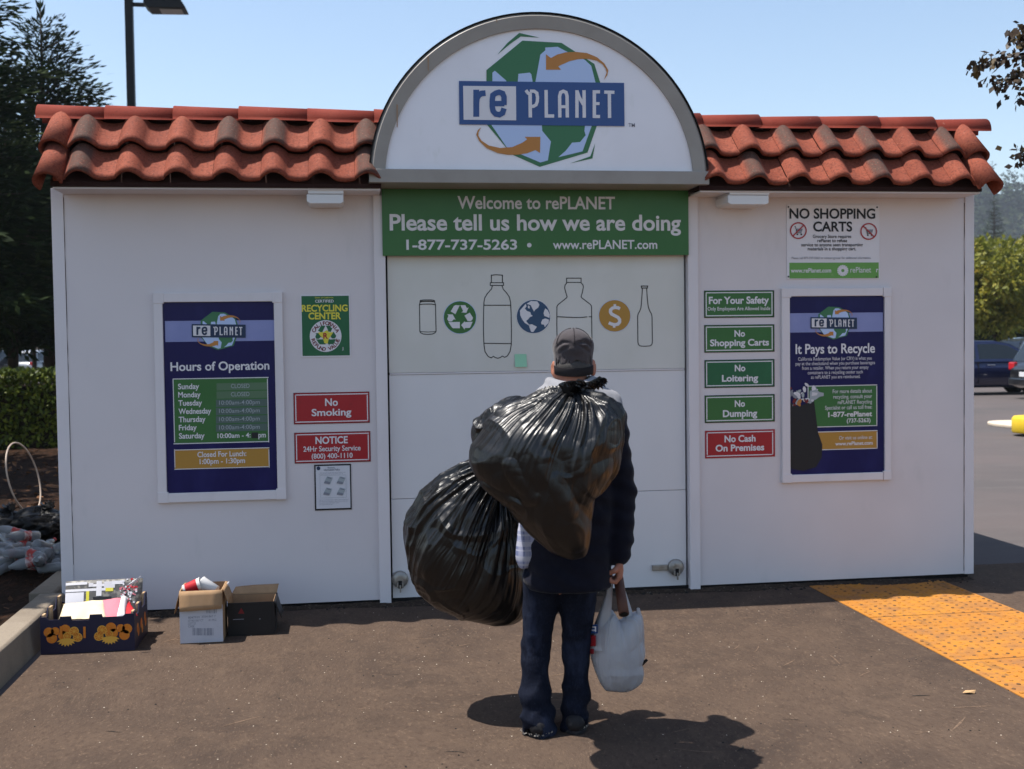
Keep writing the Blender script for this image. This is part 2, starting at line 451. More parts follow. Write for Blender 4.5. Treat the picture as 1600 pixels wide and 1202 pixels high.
# ------------------------------------------------------------------ ground
M['earth'] = mat('ground_earth', (.085, .075, .05), .95, .1, layers=[(.15, U1, .4, .7, (.06, .075, .03), .8), (30, U1, .5, .7, (.05, .04, .03), .6)])
M['lot'] = mat('lot_asphalt', (.100, .084, .082), .95, .12,
    layers=[(.35, U1, .40, .68, (.070, .066, .066), .8), (3, (.3, 1, 1), .52, .72, (.115, .105, .10), .4), (220, U1, .58, .70, (.16, .15, .145), .5)], bumps=[(260, U1, .3, .004)])
M['asphalt'] = mat('apron_asphalt', (.079, .055, .041), .95, .10,
    layers=[(.7, U1, .42, .62, (.050, .036, .029), .95),
            (3.0, U1, .45, .68, (.090, .062, .045), .7),
            (9, (1, .5, 1), .50, .70, (.102, .071, .051), .6),
            (7.0, U1, .60, .68, (.046, .034, .027), .5),
            (60, (1, .4, 1), .50, .64, (.056, .038, .029), .65), (70, (1, .45, 1), .57, .69, (.155, .106, .073), .55), (85, (1, .5, 1), .66, .72, (.28, .21, .155), .6), (75, (1, .5, 1), .67, .73, (.02, .015, .012), .7)],
    bumps=[(1.6, U1, .5, .03), (60, U1, .7, .010)], warp=(.55, .8))
M['concrete'] = mat('kerb_concrete', (.23, .19, .145), .9, .2, layers=[(3, U1, .4, .7, (.15, .12, .09), .8), (60, U1, .55, .7, (.17, .14, .11), .6), (140, U1, .6, .7, (.33, .28, .22), .5)], bumps=[(80, U1, .5, .006), (9, U1, .3, .012)])
M['mulch'] = mat('mulch', (.022, .012, .007), .95, .08, layers=[(25, (1, .4, 1), .5, .65, (.06, .028, .016), .8), (60, U1, .5, .65, (.02, .012, .008), .8)], bumps=[(30, U1, 1.0, .03), (90, U1, .8, .01)])
M['tactile'] = mat('tactile_yellow', (.42, .175, .024), .8, .2,
    layers=[(1.6, U1, .42, .7, (.36, .135, .022), .85), (6, U1, .45, .66, (.25, .115, .045), .8), (40, U1, .52, .66, (.22, .11, .045), .6), (4, (2, .6, 1), .58, .70, (.12, .07, .035), .8), (18, U1, .60, .68, (.12, .07, .035), .7)], bumps=[(60, U1, .3, .004)])

def sheet(name, x0, x1, y0, y1, z, m, nx=1, ny=1, fz=None):
    xs = np.linspace(x0, x1, nx+1); ys = np.linspace(y0, y1, ny+1)
    X, Y = np.meshgrid(xs, ys, indexing='ij'); Z = np.full_like(X, z)
    if fz is not None: Z = fz(X, Y)
    V = np.stack([X, Y, Z], -1).reshape(-1, 3)
    i = np.arange(nx)[:, None]*(ny+1)+np.arange(ny)[None]
    F = np.stack([i, i+ny+1, i+ny+2, i+1], -1).reshape(-1, 4)
    return link(name, np_mesh(name, V, F, fz is not None), m)
tag(sheet('ground', -900, 900, -300, 1500, -.012, M['earth'], 8, 8), None, None, kind='structure')
tag(sheet('parking_lot', -60, 120, -40, 110, -.006, M['lot'], 4, 4), None, None, kind='structure')
tag(sheet('apron', -2.80, 3.6, -9.5, 0.4, 0.0, M['asphalt'], 4, 4), None, None, kind='structure')

# tactile paving strip: 0.91 m wide tiles with truncated domes
TX0, TX1 = 1.735, 2.640
mb = MB()
mb.box(TX0, TX1, -6.0, -.002, -.004, .004)
n = 15; pit = (TX1-TX0)/n
M['domeworn'] = mat('tactile_worn', (.17, .085, .035), .85, .15, layers=[(30, U1, .45, .65, (.10, .06, .035), .7)])
rg = random.Random(2)
for i in range(n):
    for j in range(int(3.4/pit)):
        mb.mi = 1 if rg.random() < .32 else 0
        mb.lathe([(.0110, .0038), (.0070, .0086)], 8, Matrix.Translation((TX0+(i+.5)*pit+rg.uniform(-.001, .001), -.03-(j+.5)*pit, rg.uniform(-.002, 0))))
mb.mi = 0
tag(mb.obj('tactile_paving', [M['tactile'], M['domeworn']]), None, None, kind='structure')
mb = MB()
for k in range(1, 6): mb.box(TX0+.002, TX1-.002, -.91*k-.003, -.91*k+.003, .0041, .0046)
tag(mb.obj('tactile_joint', M['gap']), None, None, kind='structure')

# kerb and planting bed
KX = -2.838
mb = MB()
for k, (a_, b_) in enumerate([(-9.5, -6.02), (-6.0, -3.02), (-3.0, -.02), (0.0, 6.0)]):
    x1 = KX if k < 3 else -2.905
    mb.prism([(x1, -.01), (x1-.022, .150), (x1-.035, .160), (x1-.165, .160), (x1-.165, -.01)], 'y', a_, b_, .006)
tag(mb.obj('kerb', M['concrete']), None, None, kind='structure')
def bedz(X, Y):
    z = np.zeros_like(X)
    for a_, b_, c_, h_ in ((1.3, .7, .2, .03), (2.9, -2.1, 1.1, .02), (6.1, 5.3, 2.2, .012), (11., -9., .4, .008)):
        z += h_*np.sin(a_*X+b_*Y+c_)*np.cos(b_*X-a_*Y*.8+c_)
    return .115+z+np.clip((-3.2-X)*.05, 0, .12)
tag(sheet('planting_bed', -9.0, KX-.15, -9.5, 13.0, .12, M['mulch'], 70, 150, bedz), None, None, kind='structure')
def bed_at(x, y): return float(bedz(np.array([x]), np.array([y]))[0])

# ------------------------------------------------------------------ the kiosk
WX0, WX1, ZW = -2.875, 2.885, 2.535
DX0, DX1, DZ = -.935, .938, 2.14       # door opening
YO = -.28                              # eave overhang
kiosk = thing('recycling_kiosk', (0, 1.2, 0), 'white recycling kiosk with red clay tile eaves and a white roll-up door', 'kiosk')
mb = MB()
mb.box(WX0, -1.012, 0, .06, .03, ZW); mb.box(1.012, WX1, 0, .06, .03, ZW)
mb.box(-1.012, 1.012, 0.001, .06, 2.142, 2.80)
mb.box(WX0, WX0+.06, .06, 2.44, .03, ZW); mb.box(WX1-.06, WX1, .06, 2.44, .03, ZW); mb.box(WX0+.06, WX1-.06, 2.38, 2.44, .03, ZW)
mb.obj('wall', M['wall'], kiosk)
mb = MB()                                # corner trims, seams covered by strips
mb.box(WX0-.006, WX0+.062, -.007, .05, .028, ZW-.002, .002); mb.obj('corner_trim', M['trim'], kiosk)
mb = MB(); mb.box(WX1-.058, WX1+.006, -.007, .05, .028, ZW-.002, .002); mb.obj('corner_trim', M['trim'], kiosk)
for xs_, w_, z0, ln in ((WX0+.0625, .003, .32, 2.16), (WX1-.0625, .004, .05, 2.42)):   # open caulk line beside each corner trim
    mb = MB(); rg = random.Random(int(ln*100)); P_ = []
    zz = np.linspace(z0, z0+ln, 40); ws = [w_*rg.choice([.35, .7, 1, 1, 1.2]) for _ in zz]
    for k in range(39): mb.face([(xs_, -.0012, zz[k]), (xs_+ws[k], -.0012, zz[k]), (xs_+ws[k+1], -.0012, zz[k+1]), (xs_, -.0012, zz[k+1])])
    bmesh.ops.remove_doubles(mb.b, verts=mb.b.verts[:], dist=1e-6)
    mb.obj('seam', M['gap'], kiosk)
mb = MB()
mb.box(-1.016, DX0-.012, -.022, .09, .0, 2.50, .003); mb.obj('door_post', M['trim'], kiosk)
mb = MB(); mb.box(DX1+.012, 1.016, -.022, .09, .0, 2.50, .003); mb.obj('door_post', M['trim'], kiosk)
mb = MB()
mb.box(DX0-.011, DX1+.011, .065, .085, .0, 2.16); mb.box(WX0+.02, WX1-.02, .02, 2.4, .002, .03)
mb.obj('shadow_gap', M['gap'], kiosk)
# roll-up door: four insulated panels
zs1 = float(W(838, 579.5, .03)[2])
door = link('door', (lambda b: (b.box(DX0, DX1, .030, .064, .012, .6415, .002), b.box(DX0, DX1, .030, .064, .644, zs1-.0115, .003), b.mesh('door'))[-1])(MB()), M['door'], kiosk)
mb = MB(); mb.box(DX0, DX1, .026, .064, zs1, 2.137, .003); mb.obj('top_panel', M['door_film'], door)
mb = MB(); mb.box(DX0+.004, DX1-.004, .024, .0635, zs1-.010, zs1-.001, .002); mb.obj('panel_rail', M['trim'], door)
mb = MB(); mb.box(DX0, DX1, .022, .05, -.001, .014, .002); mb.obj('bottom_seal', M['gap'], door)
def door_lock(px, py, side):
    c = W(px, py, .0); x, z = float(c[0]), float(c[2])
    mb = MB()
    Rm = Matrix.Translation((x, .03, z)) @ Matrix.Rotation(rad(90), 4, 'X')
    mb.lathe([(.050, 0), (.052, .01), (.052, .022), (.044, .032), (.020, .036)], 26, Rm)
    mb.box(x-.020, x+.020, -.016, .02, z-.050, z-.020, .004)
    lk = mb.obj('lock', M['steel'], door)
    mb = MB(); mb.box(x-.011, x+.011, -.0185, -.0155, z-.052, z-.004); mb.obj('keyhole', M['gap'], lk)
    mb = MB(); mb.box(x-.004, x+.005, -.030, -.017, z-.074, z-.03, .002); mb.obj('padlock', M['steel'], lk)
    if side:
        mb = MB(); mb.box(x-.155, x-.053, .012, .0295, z-.018, z+.018, .004); mb.box(x-.150, x-.058, .0105, .0118, z-.010, z+.010)
        mb.obj('bolt', M['steel'], lk)
door_lock(1057, 887, True)
door_lock(625, 906, False)

# door graphics
yd = .026-.0012
C3 = lambda u, v: (630+u/7.07, 420+v/7.07)
C4 = lambda u, v: (820+u/7.0727, 420+v/7.07)
def gfx(name, fn):
    p = Print(yd, .0008); fn(p); p.obj(name, door)
def arc(cx, cy, rx, ry, a0, a1, n=8):
    return [(cx+rx*math.cos(rad(a0+(a1-a0)*i/n)), cy+ry*math.sin(rad(a0+(a1-a0)*i/n))) for i in range(n+1)]
SW = 1.35
def g_can(p):
    body = [(188, 352), (186, 375), (180, 400), (184, 690), (192, 708), (220, 722), (270, 726), (325, 722), (352, 708), (363, 690), (357, 400), (350, 375), (345, 352), (310, 345), (225, 345)]
    p.stroke([C3(*c) for c in body], SW, 'black', 0, True)
    p.stroke([C3(*c) for c in [(182, 398), (220, 391), (310, 391), (357, 398)]], SW, 'black', 1)
    p.stroke([C3(*c) for c in [(186, 366), (230, 360), (310, 360), (348, 366)]], 1.9, 'black', 1)
    p.stroke([C3(*c) for c in [(184, 694), (270, 700), (362, 694)]], 1.0, 'black', 1)
gfx('can_graphic', g_can)
def g_bottle(p):
    body = [(985, 188), (975, 225), (930, 275), (902, 320), (892, 370), (888, 480), (886, 600), (888, 740), (892, 840), (905, 920), (940, 970), (972, 985), (996, 968), (1018, 982), (1045, 990), (1072, 982), (1096, 965), (1120, 980), (1150, 965), (1180, 915), (1194, 840), (1196, 700), (1192, 480), (1186, 370), (1172, 310), (1140, 265), (1105, 228), (1092, 188)]
    p.stroke([C3(*c) for c in body], SW, 'black', 0)
    p.stroke([C3(*c) for c in [(962, 155), (1108, 155), (1108, 185), (962, 185)]], SW, 'black', 0, True)
    p.stroke([C3(*c) for c in [(974, 155), (974, 72), (1030, 67), (1096, 72), (1096, 155)]], SW, 'black', 1)
    p.stroke([C3(*c) for c in [(890, 404), (1188, 404)]], SW, 'black', 1); p.stroke([C3(*c) for c in [(892, 824), (1194, 828)]], SW, 'black', 1)
gfx('bottle_graphic', g_bottle)
def g_jug(p):
    p.stroke([C4(*c) for c in [(462, 105), (622, 105), (622, 152), (462, 152)]], SW, 'black', 0, True)
    p.stroke([C4(*c) for c in [(466, 155), (445, 180), (440, 210), (452, 260), (468, 310), (462, 322), (365, 400), (355, 420), (354, 620), (358, 900), (372, 1010)]], SW, 'black', 0)
    p.stroke([C4(*c) for c in [(620, 155), (642, 178), (648, 200), (636, 260), (622, 310), (630, 322), (725, 395), (738, 415), (740, 620), (744, 900), (730, 1010)]], SW, 'black', 0)
    p.stroke([C4(*c) for c in [(356, 530), (450, 535), (560, 540), (640, 538), (690, 532)]], SW, 'black', 1); p.stroke([C4(*c) for c in [(706, 531), (740, 531)]], SW, 'black', 1)
gfx('jug_graphic', g_jug)
def g_beer(p):
    p.stroke([C4(*c) for c in [(1288, 192), (1358, 192), (1354, 214), (1292, 214)]], 1.6, 'black', 0, True)
    b = [(1300, 216), (1293, 330), (1284, 430), (1272, 465), (1252, 500), (1247, 530), (1250, 810), (1256, 838), (1275, 854), (1330, 857), (1385, 853), (1404, 838), (1410, 810), (1406, 530), (1400, 500), (1378, 460), (1364, 420), (1354, 330), (1346, 216)]
    p.stroke([C4(*c) for c in b], SW, 'black', 0)
gfx('beer_bottle_graphic', g_beer)
def g_rec(p):
    p.disc(*C3(627, 538), 26.0, 'sea', 0); p.disc(*C3(627, 538), 25.2, 'greenp', 1); recycle_mark(p, C3, 'white', 2)
gfx('recycling_graphic', g_rec)
def g_globe(p):
    cx, cy = C4(96, 529); p.disc(cx, cy, 26.8, 'white', 0); p.disc(cx, cy, 26.0, 'globeblue', 1)
    Z = lambda u, v: (590+u/3.077, 280+v/3.077)
    for q in ([(716, 600), (738, 586), (768, 588), (778, 604), (772, 618), (758, 628), (752, 637), (744, 622), (736, 606)],
              [(684, 632), (700, 614), (712, 600), (716, 612), (708, 622), (718, 634), (734, 640), (738, 652), (746, 658), (732, 664), (722, 676), (714, 682), (720, 690), (734, 706), (728, 704), (708, 692), (696, 676), (686, 656)],
              [(724, 606), (732, 614), (730, 624), (722, 618)],
              [(726, 700), (742, 698), (766, 710), (758, 722), (748, 736), (738, 734), (732, 718)],
              [(800, 636), (806, 622), (818, 630), (828, 652), (826, 668), (812, 662), (802, 658), (798, 646)],
              [(786, 690), (792, 676), (806, 670), (824, 676), (822, 692), (812, 702), (804, 712), (800, 700), (788, 698)]):
        p.poly([Z(*c) for c in q], 'white', 2)
gfx('globe_graphic', g_globe)
def g_dollar(p):
    cx, cy = C4(993, 521); p.disc(cx, cy, 25.2, 'sea', 0); p.disc(cx, cy, 24.6, 'ochre', 1)
    s_ = [(1052, 443), (1030, 432), (1000, 428), (968, 436), (948, 455), (946, 480), (960, 502), (995, 520), (1030, 538), (1048, 562), (1048, 590), (1030, 612), (995, 620), (960, 612), (928, 598)]
    p.stroke([C4(*c) for c in s_], 5.0, 'white', 2); p.stroke([C4(995, 392), C4(995, 425)], 4.0, 'white', 3); p.stroke([C4(987, 622), C4(987, 652)], 4.0, 'white', 3)
gfx('dollar_graphic', g_dollar)

# roof: two courses of S tiles, ridge caps, rake tiles
ze = float(W(330, 284, YO)[2]); YR = .03
zr = float(W(330, 196, YR)[2])
sl = np.array([0, YO-YR, ze-zr]); SLEN = float(np.linalg.norm(sl)); sl = sl/SLEN
nrm = np.array([0, sl[2], -sl[1]]); nrm = nrm if nrm[2] > 0 else -nrm
PER = .268
def tile_profile(p):
    p = p % 1.0
    return np.where(p < .56, .058*np.sin(np.pi*np.clip(p/.56, 0, 1))**.85, -.012*np.sin(np.pi*np.clip((p-.56)/.44, 0, 1)))
def roof_side(x0, x1, phase, seed):
    rg = np.random.default_rng(seed)
    V, F, T = [], [], []
    n0 = int(np.floor((x0-phase)/PER)); n1 = int(np.ceil((x1-phase)/PER))
    for row, (t0, t1, l0, l1) in enumerate([(.0, .545, .016, .066), (.50, 1.0, .004, .034)]):
        for k in range(n0, n1):
            a_ = max(x0, phase+k*PER); b_ = min(x1, phase+(k+1)*PER)
            if b_-a_ < .02: continue
            grey = rg.random() < .42; base = .1+.5*rg.random()
            jl = rg.uniform(-.004, .004); jt = rg.uniform(-.004, .004)
            nx, ntt = 22, 7
            xs = np.linspace(a_+.0008, b_-.0008, nx); ts = np.linspace(t0, t1+jt, ntt)
            off = len(V); hump = tile_profile((xs-phase)/PER)
            for j, t in enumerate(ts):
                lift = l0+(l1-l0)*(j/(ntt-1))+jl
                for i, x in enumerate(xs):
                    q = np.array([x, YR, zr])+sl*(t*SLEN)+nrm*(hump[i]+lift)
                    V.append(q); g_ = np.clip(hump[i]/.045, 0, 1)
                    T.append(np.clip(base*.8+(.9*g_ if grey else 0)-.05*(1-g_), 0, 1))
            for i, x in enumerate(xs):        # lip and underside edge
                q = np.array([x, YR, zr])+sl*((t1+jt)*SLEN)+nrm*(hump[i]+l1+jl-.022); V.append(q); T.append(.5)
            for i, x in enumerate(xs):
                q = np.array([x, YR, zr])+sl*((t1+jt-.10)*SLEN)+nrm*(hump[i]+l1+jl-.026); V.append(q); T.append(.5)
            for j in range(ntt+1):
                for i in range(nx-1):
                    o_ = off+j*nx+i
                    F.append((o_, o_+nx, o_+nx+1, o_+1))
    return np_mesh('roof_tiles', V, F, True, T)
XL0, XL1 = float(W(68, 270, YO)[0]), float(W(590, 270, YO)[0])+.02
XR0, XR1 = float(W(1104, 270, YO)[0])-.02, float(W(1548, 280, YO)[0])
ph = float(W(124, 262, YO)[0])-.28*PER
for x0, x1, sd_ in ((XL0+.05, XL1, 3), (XR0, XR1-.05, 8)):
    o = link('roof_tiles', roof_side(x0, x1, ph if x0 < 0 else float(W(1182, 262, YO)[0])-.28*PER, sd_), M['tile'], kiosk)
    mb = MB(); xa, xb = x0-.02, x1+.0
    mb.prism([(YR+.02, zr+.012), (YO+.02, ze-.004), (YO+.015, ze-.030), (.0, ZW-.004), (YR+.02, ZW-.004)], 'x', xa, xb)
    mb.obj('roof_deck', M['roof_dark'], kiosk)
    mb = MB(); mb.box(xa+.01, xb-.005, YO+.03, -.001, ze-.040, ze-.0305); mb.obj('soffit', M['trim'], kiosk)
def barrel(mb, c0, c1, r0, r1, updir, a0=-100, a1=100, th=.014, n=14):
    """half-barrel tile from c0 to c1, opening away from updir"""
    c0, c1, u_ = Vector(c0), Vector(c1), Vector(updir).normalized()
    ax = (c1-c0).normalized(); sd_ = ax.cross(u_).normalized()
    rows = []
    for c, r_ in ((c0, r0), (c1, r1)):
        for dr in (0, -th):
            rows.append([mb.b.verts.new(c+(u_*math.cos(rad(a0+(a1-a0)*i/n))+sd_*math.sin(rad(a0+(a1-a0)*i/n)))*(r_+dr)) for i in range(n+1)])
    o0, i0, o1, i1 = rows
    for i in range(n):
        for q, sm in (((o0[i], o0[i+1], o1[i+1], o1[i]), True), ((i0[i], i1[i], i1[i+1], i0[i+1]), True), ((o0[i], i0[i], i0[i+1], o0[i+1]), False), ((o1[i], o1[i+1], i1[i+1], i1[i]), False)):
            f = mb.b.faces.new(q); f.smooth = sm
    for i in (0, n):
        mb.b.faces.new((o0[i], o1[i], i1[i], i0[i]))
zcap = float(W(330, 190, .0)[2])+.012
rg = random.Random(4)
for xa, xb, sgn in ((float(W(60, 180, .03)[0]), XL1+.05, 1), (XR0-.05, float(W(1540, 190, .03)[0]), -1)):
    mb = MB(); x = xa if sgn > 0 else xb; st = .385
    while (x < xb) if sgn > 0 else (x > xa):
        e = x+sgn*(st+rg.uniform(-.01, .02))
        jz = rg.uniform(-.006, .006)
        c0, c1 = (x, .045, zcap+jz), (e+sgn*.03, .045, zcap+jz-.002)
        if sgn > 0: barrel(mb, c0, c1, .086, .077, (0, 0, 1), -95, 95)
        else: barrel(mb, c1, c0, .077, .086, (0, 0, 1), -95, 95)
        x = e
    mb.obj('ridge_cap', M['ridge'], kiosk)
for xe, sgn in ((XL0, -1), (XR1, 1)):
    for t0, t1, lf in ((-.02, .56, .052), (.48, 1.09, .040)):
        mb = MB()
        p0 = np.array([xe-sgn*.045, YR, zr])+sl*(t0*SLEN)+nrm*(lf-.035); p1 = np.array([xe-sgn*.030, YR, zr])+sl*(t1*SLEN)+nrm*(lf-.012)
        up_ = Vector((sgn*.42, 0, 0))+Vector(nrm)
        wide, tight = 118, 92
        barrel(mb, tuple(p0), tuple(p1), .066, .080, up_, *((-tight, wide) if sgn < 0 else (-wide, tight)), .016, 20) if False else barrel(mb, tuple(p0), tuple(p1), .066, .080, up_, -wide, wide, .016, 20)
        o = mb.obj('rake_tile', M['tile'], kiosk)
        a_ = o.data.attributes.new('tone', 'FLOAT', 'POINT'); a_.data.foreach_set('value', np.full(len(o.data.vertices), .22, dtype=np.float32))
mb = MB(); mb.box(WX0+.02, WX1-.02, .06, 2.42, ZW-.003, ZW+.02); mb.box(WX0+.05, -1.05, .062, .12, ZW+.02, zcap+.05); mb.box(1.05, WX1-.05, .062, .12, ZW+.02, zcap+.05); mb.obj('roof', M['roof_dark'], kiosk)

# arched sign over the door
YA = -.30
ac = W(848, 284, YA); AX, AZ = float(ac[0]), float(ac[2])
AR = float(W(1107, 284, YA)[0])-AX
arch = thing('arched_sign', (AX, YA, AZ), 'big half-round white sign with green globe emblem over the kiosk door', 'sign')
def ring_pts(r_, n=56, e=1.0):
    return [(AX+r_*math.cos(math.pi*i/n), AZ+r_*math.sin(math.pi*i/n)*e) for i in range(n+1)]
ke = (float(W(848, 20, YA)[2])-AZ)/AR
RI = AR*.912; zb0 = float(W(848, 287, YA)[2]); zb1 = float(W(848, 266, YA)[2])
mb = MB()
o_, i_ = ring_pts(AR, e=ke), ring_pts(RI, e=ke*.996)
def strip(mb, a_, ya, b_, yb, sm=True):
    va = [mb.b.verts.new((p[0], ya, p[1])) for p in a_]; vb = [mb.b.verts.new((p[0], yb, p[1])) for p in b_]
    for k in range(len(a_)-1):
        f = mb.b.faces.new((va[k], va[k+1], vb[k+1], vb[k])); f.smooth = sm
o2 = ring_pts(AR-.018, e=ke)
strip(mb, o_, .28, o_, YA+.02); strip(mb, o_, YA+.02, o2, YA); strip(mb, o2, YA, i_, YA+.010); strip(mb, i_, YA+.010, i_, YA+.04)
mb.obj('arch_frame', M['arch_metal'], arch)
mb = MB(); mb.box(AX-AR-.004, AX+AR+.004, YA-.006, .26, zb0, zb1, .004); mb.obj('base_beam', M['arch_metal'], arch)
mb = MB()
oo = ring_pts(AR+.007, e=ke)
strip(mb, oo, YA+.10, oo, YA+.006); strip(mb, oo, YA+.006, o_, YA+.006); strip(mb, o_, YA+.10, oo, YA+.10)
mb.obj('edge_strip', M['gap'], arch)
mb = MB(); pp = ring_pts(RI+.004, e=ke); mb.face([(p[0], YA+.024, p[1]) for p in pp]); mb.obj('sign_panel', M['arch_face'], arch)
mb = MB(); pp = ring_pts(AR-.01, e=ke); mb.face([(p[0], .27, p[1]) for p in pp]); mb.obj('back_panel', M['arch_metal'], arch)
p = Print(YA+.022, .0012)
C6 = lambda u, v: (700+u/5.161, 40+v/5.161)
planet_logo(p, C6, 'bluebar')
p.text('TM', 982, 992, 198.5, 192.8, 'greyink', 0, .01)
p.obj('emblem', arch)
p = Print(YA-.002, .0006)
for x, y0, y1, wd in ((620.5, 163, 200, 2.2), (669, 88, 112, 2.4), (776, 30, 36, 2)):
    d = .0
    p.poly([(x-wd/2, y0), (x+wd/2, y0+1), (x+wd*.35, y1), (x-wd*.2, y1-2)], 'rust', 0)
p.obj('rust_streak', arch)

# green welcome banner
def sign(name, px, label, cat, m='white', th=.004, y=0.0, group=None, back=None, bev=.0008):
    x0, x1, z0, z1 = RB(*px, y)
    t = thing(name, ((x0+x1)/2, y, (z0+z1)/2), label, cat, group)
    mb = MB(); mb.box(x0, x1, y-th, y-.0005, z0, z1, bev); mb.obj('sign_panel', M[m], t)
    return t, y-th-.0012
t, y = sign('welcome_banner', (597, 297, 1075, 399.5), 'wide green banner with white welcome wording above the roll-up door', 'banner', 'greenp', .012, -.024)
p = Print(y)
p.text('Welcome to rePLANET', 715, 961, 326.5, 307.5, 'offwhite', 0, .018)
p.text('Please tell us how we are doing', 609, 1064, 359.8, 336, 'white', 0, .022)
p.text('1-877-737-5263', 635, 808, 390, 375, 'white', 0, .020)
p.disc(827, 383.3, 3.6, 'white', 0, 16)
p.text('www.rePLANET.com', 864, 1027, 389, 375.5, 'white', 0, .016)
p.obj('lettering', t)

# posters in wide white snap frames
def poster(px, inner, label, name):
    x0, x1, z0, z1 = RB(*px); a0, a1, b0, b1 = RB(*inner)
    t = thing(name, ((x0+x1)/2, 0, (z0+z1)/2), label, 'poster')
    mb = MB(); mb.box(a0-.01, a1+.01, -.010, -.0005, b0-.01, b1+.01); mb.obj('poster_sheet', M['navy'], t)
    mb = MB(); g_ = .002
    cw, ch = .052, .050
    mb.box(x0, a0, -.026, -.0005, z0+ch+g_, z1-ch-g_, .004); mb.box(a1, x1, -.026, -.0005, z0+ch+g_, z1-ch-g_, .004)
    mb.box(x0+cw+g_, x1-cw-g_, -.026, -.0005, z0, b0, .004); mb.box(x0+cw+g_, x1-cw-g_, -.026, -.0005, b1, z1, .004)
    mb.obj('frame', M['trim'], t)
    ix, iz = a0-x0+.008, b0-z0+.008
    for xa, xb in ((x0-.001, x0+max(cw, ix)), (x1-max(cw, x1-a1+.008), x1+.001)):
        for za, zb in ((z0-.001, z0+max(ch, iz)), (z1-max(ch, z1-b1+.008), z1+.001)):
            mb = MB(); mb.box(xa, xb, -.029, -.0006, za, zb, .003); mb.obj('frame_corner', M['trim'], t)
    return t
t = poster((244, 457.5, 444.5, 782.5), (258, 472, 431, 768), 'framed dark blue poster listing the hours of operation, left of the door', 'hours_poster')
Z1 = lambda u, v: (230+u/3.339, 440+v/3.339)
p = Print(-.0115); p.rect(258, 501, 430.5, 533.5, 'band', 0)
sx = (383.6-299.5)/1332
planet_logo(p, lambda u, v: (299.5+(u-88)*sx, 506.5+(v-447)*sx*.93), 'darkbar', 1, False); p.obj('emblem', t)
p = Print(-.0115)
p.text('Hours of Operation', 266.5, 421, 578.5, 565.5, 'white', 1, .02)
x0, y0, x1, y1 = 271, 590.5, 419.5, 692.5
p.rect(x0, y0, x1, y1, 'greenp', 0); p.border(x0, y0, x1, y1, 1.3, 'white', 1)
for k, (dname, wd) in enumerate((('Sunday', 33), ('Monday', 35), ('Tuesday', 37), ('Wednesday', 51), ('Thursday', 42), ('Friday', 28), ('Saturday', 40))):
    yb = 608.0+k*12.85
    p.text(dname, 278.3+k*.25, 278.3+k*.25+wd, yb, yb-8.2, 'white', 1, .02)
    if k < 6:
        xl = 338.5-(0 if k < 2 else 1); p.rect(xl, yb-9.6, 417.5, yb+1.6, 'greenrow' if k < 2 else 'greyrow', 1)
        if k < 2: p.text('CLOSED', 361, 390, yb-1.6, yb-8, 'faint', 2, .004)
        else: p.text('10:00am-4:00pm', 342.5, 406, yb-1.6, yb-8, 'faint', 2, .002)
    else:
        p.text('10:00am - 4:', 340, 391.5, yb-1, yb-8, 'white', 1, .018); p.rect(393.2, yb-9.2, 403.5, yb-.2, 'black', 2); p.text('pm', 403.8, 415.5, yb-1.5, yb-7, 'white', 1, .018, xh=True)
p.rect(272.5, 701, 421, 732, 'ochre', 0); p.border(272.5, 701, 421, 732, 1.2, 'white', 1)
p.text('Closed For Lunch:', 308.5, 385, 713.5, 705.5, 'white', 1, .02); p.text('1:00pm - 1:30pm', 312, 383, 724.3, 716.5, 'white', 1, .018)
p.obj('lettering', t)

t = poster((1220, 450.5, 1389.5, 751.5), (1232.5, 463, 1380, 739.5), 'framed dark blue poster about being paid to recycle, right of the door', 'recycle_poster')
p = Print(-.0115); p.rect(1233, 489, 1379.5, 519, 'band', 0)
sx = (1339-1266.5)/1332
planet_logo(p, lambda u, v: (1266.5+(u-88)*sx, 495.7+(v-447)*sx*.93), 'darkbar', 1, False); p.obj('emblem', t)
p = Print(-.0115)
p.text('It Pays to Recycle', 1243, 1367, 552, 537.5, 'white', 1, .02)
for k, (s_, a_, b_) in enumerate((('California Redemption Value (or CRV) is what you', 1247, 1362), ('pay at the checkstand when you purchase beverages', 1243, 1367), ('from a retailer. When you return your empty', 1253, 1357), ('containers to a recycling center such', 1262, 1348), ('as rePLANET you are reimbursed.', 1267, 1344))):
    p.text(s_, a_, b_, 563+k*7.1, 557.8+k*7.1, 'offwhite', 1, .006)
p.rect(1262, 602, 1370.5, 667, 'greenp', 0); p.border(1262, 602, 1370.5, 667, 1.2, 'white', 1)
for k, (s_, a_) in enumerate((('For more details about', 1301), ('recycling, consult your', 1302), ('rePLANET Recycling', 1309), ('Specialist or call us toll free:', 1289))):
    p.text(s_, a_, 1362.5, 614+k*8.5, 608.2+k*8.5, 'offwhite', 1, .008)
p.text('1-877-rePlanet', 1294, 1362.5, 651, 643.5, 'white', 1, .028); p.text('(737-5263)', 1323, 1360, 660, 654, 'white', 1, .02)
p.rect(1276, 673.5, 1371, 702.5, 'ochre', 0); p.border(1276, 673.5, 1371, 702.5, 1.2, 'white', 1)
p.text('Or visit us online at:', 1311, 1363, 686.5, 681, 'offwhite', 1, .008); p.text('www.rePlanet.com', 1305, 1363.5, 695.5, 690, 'white', 1, .024)
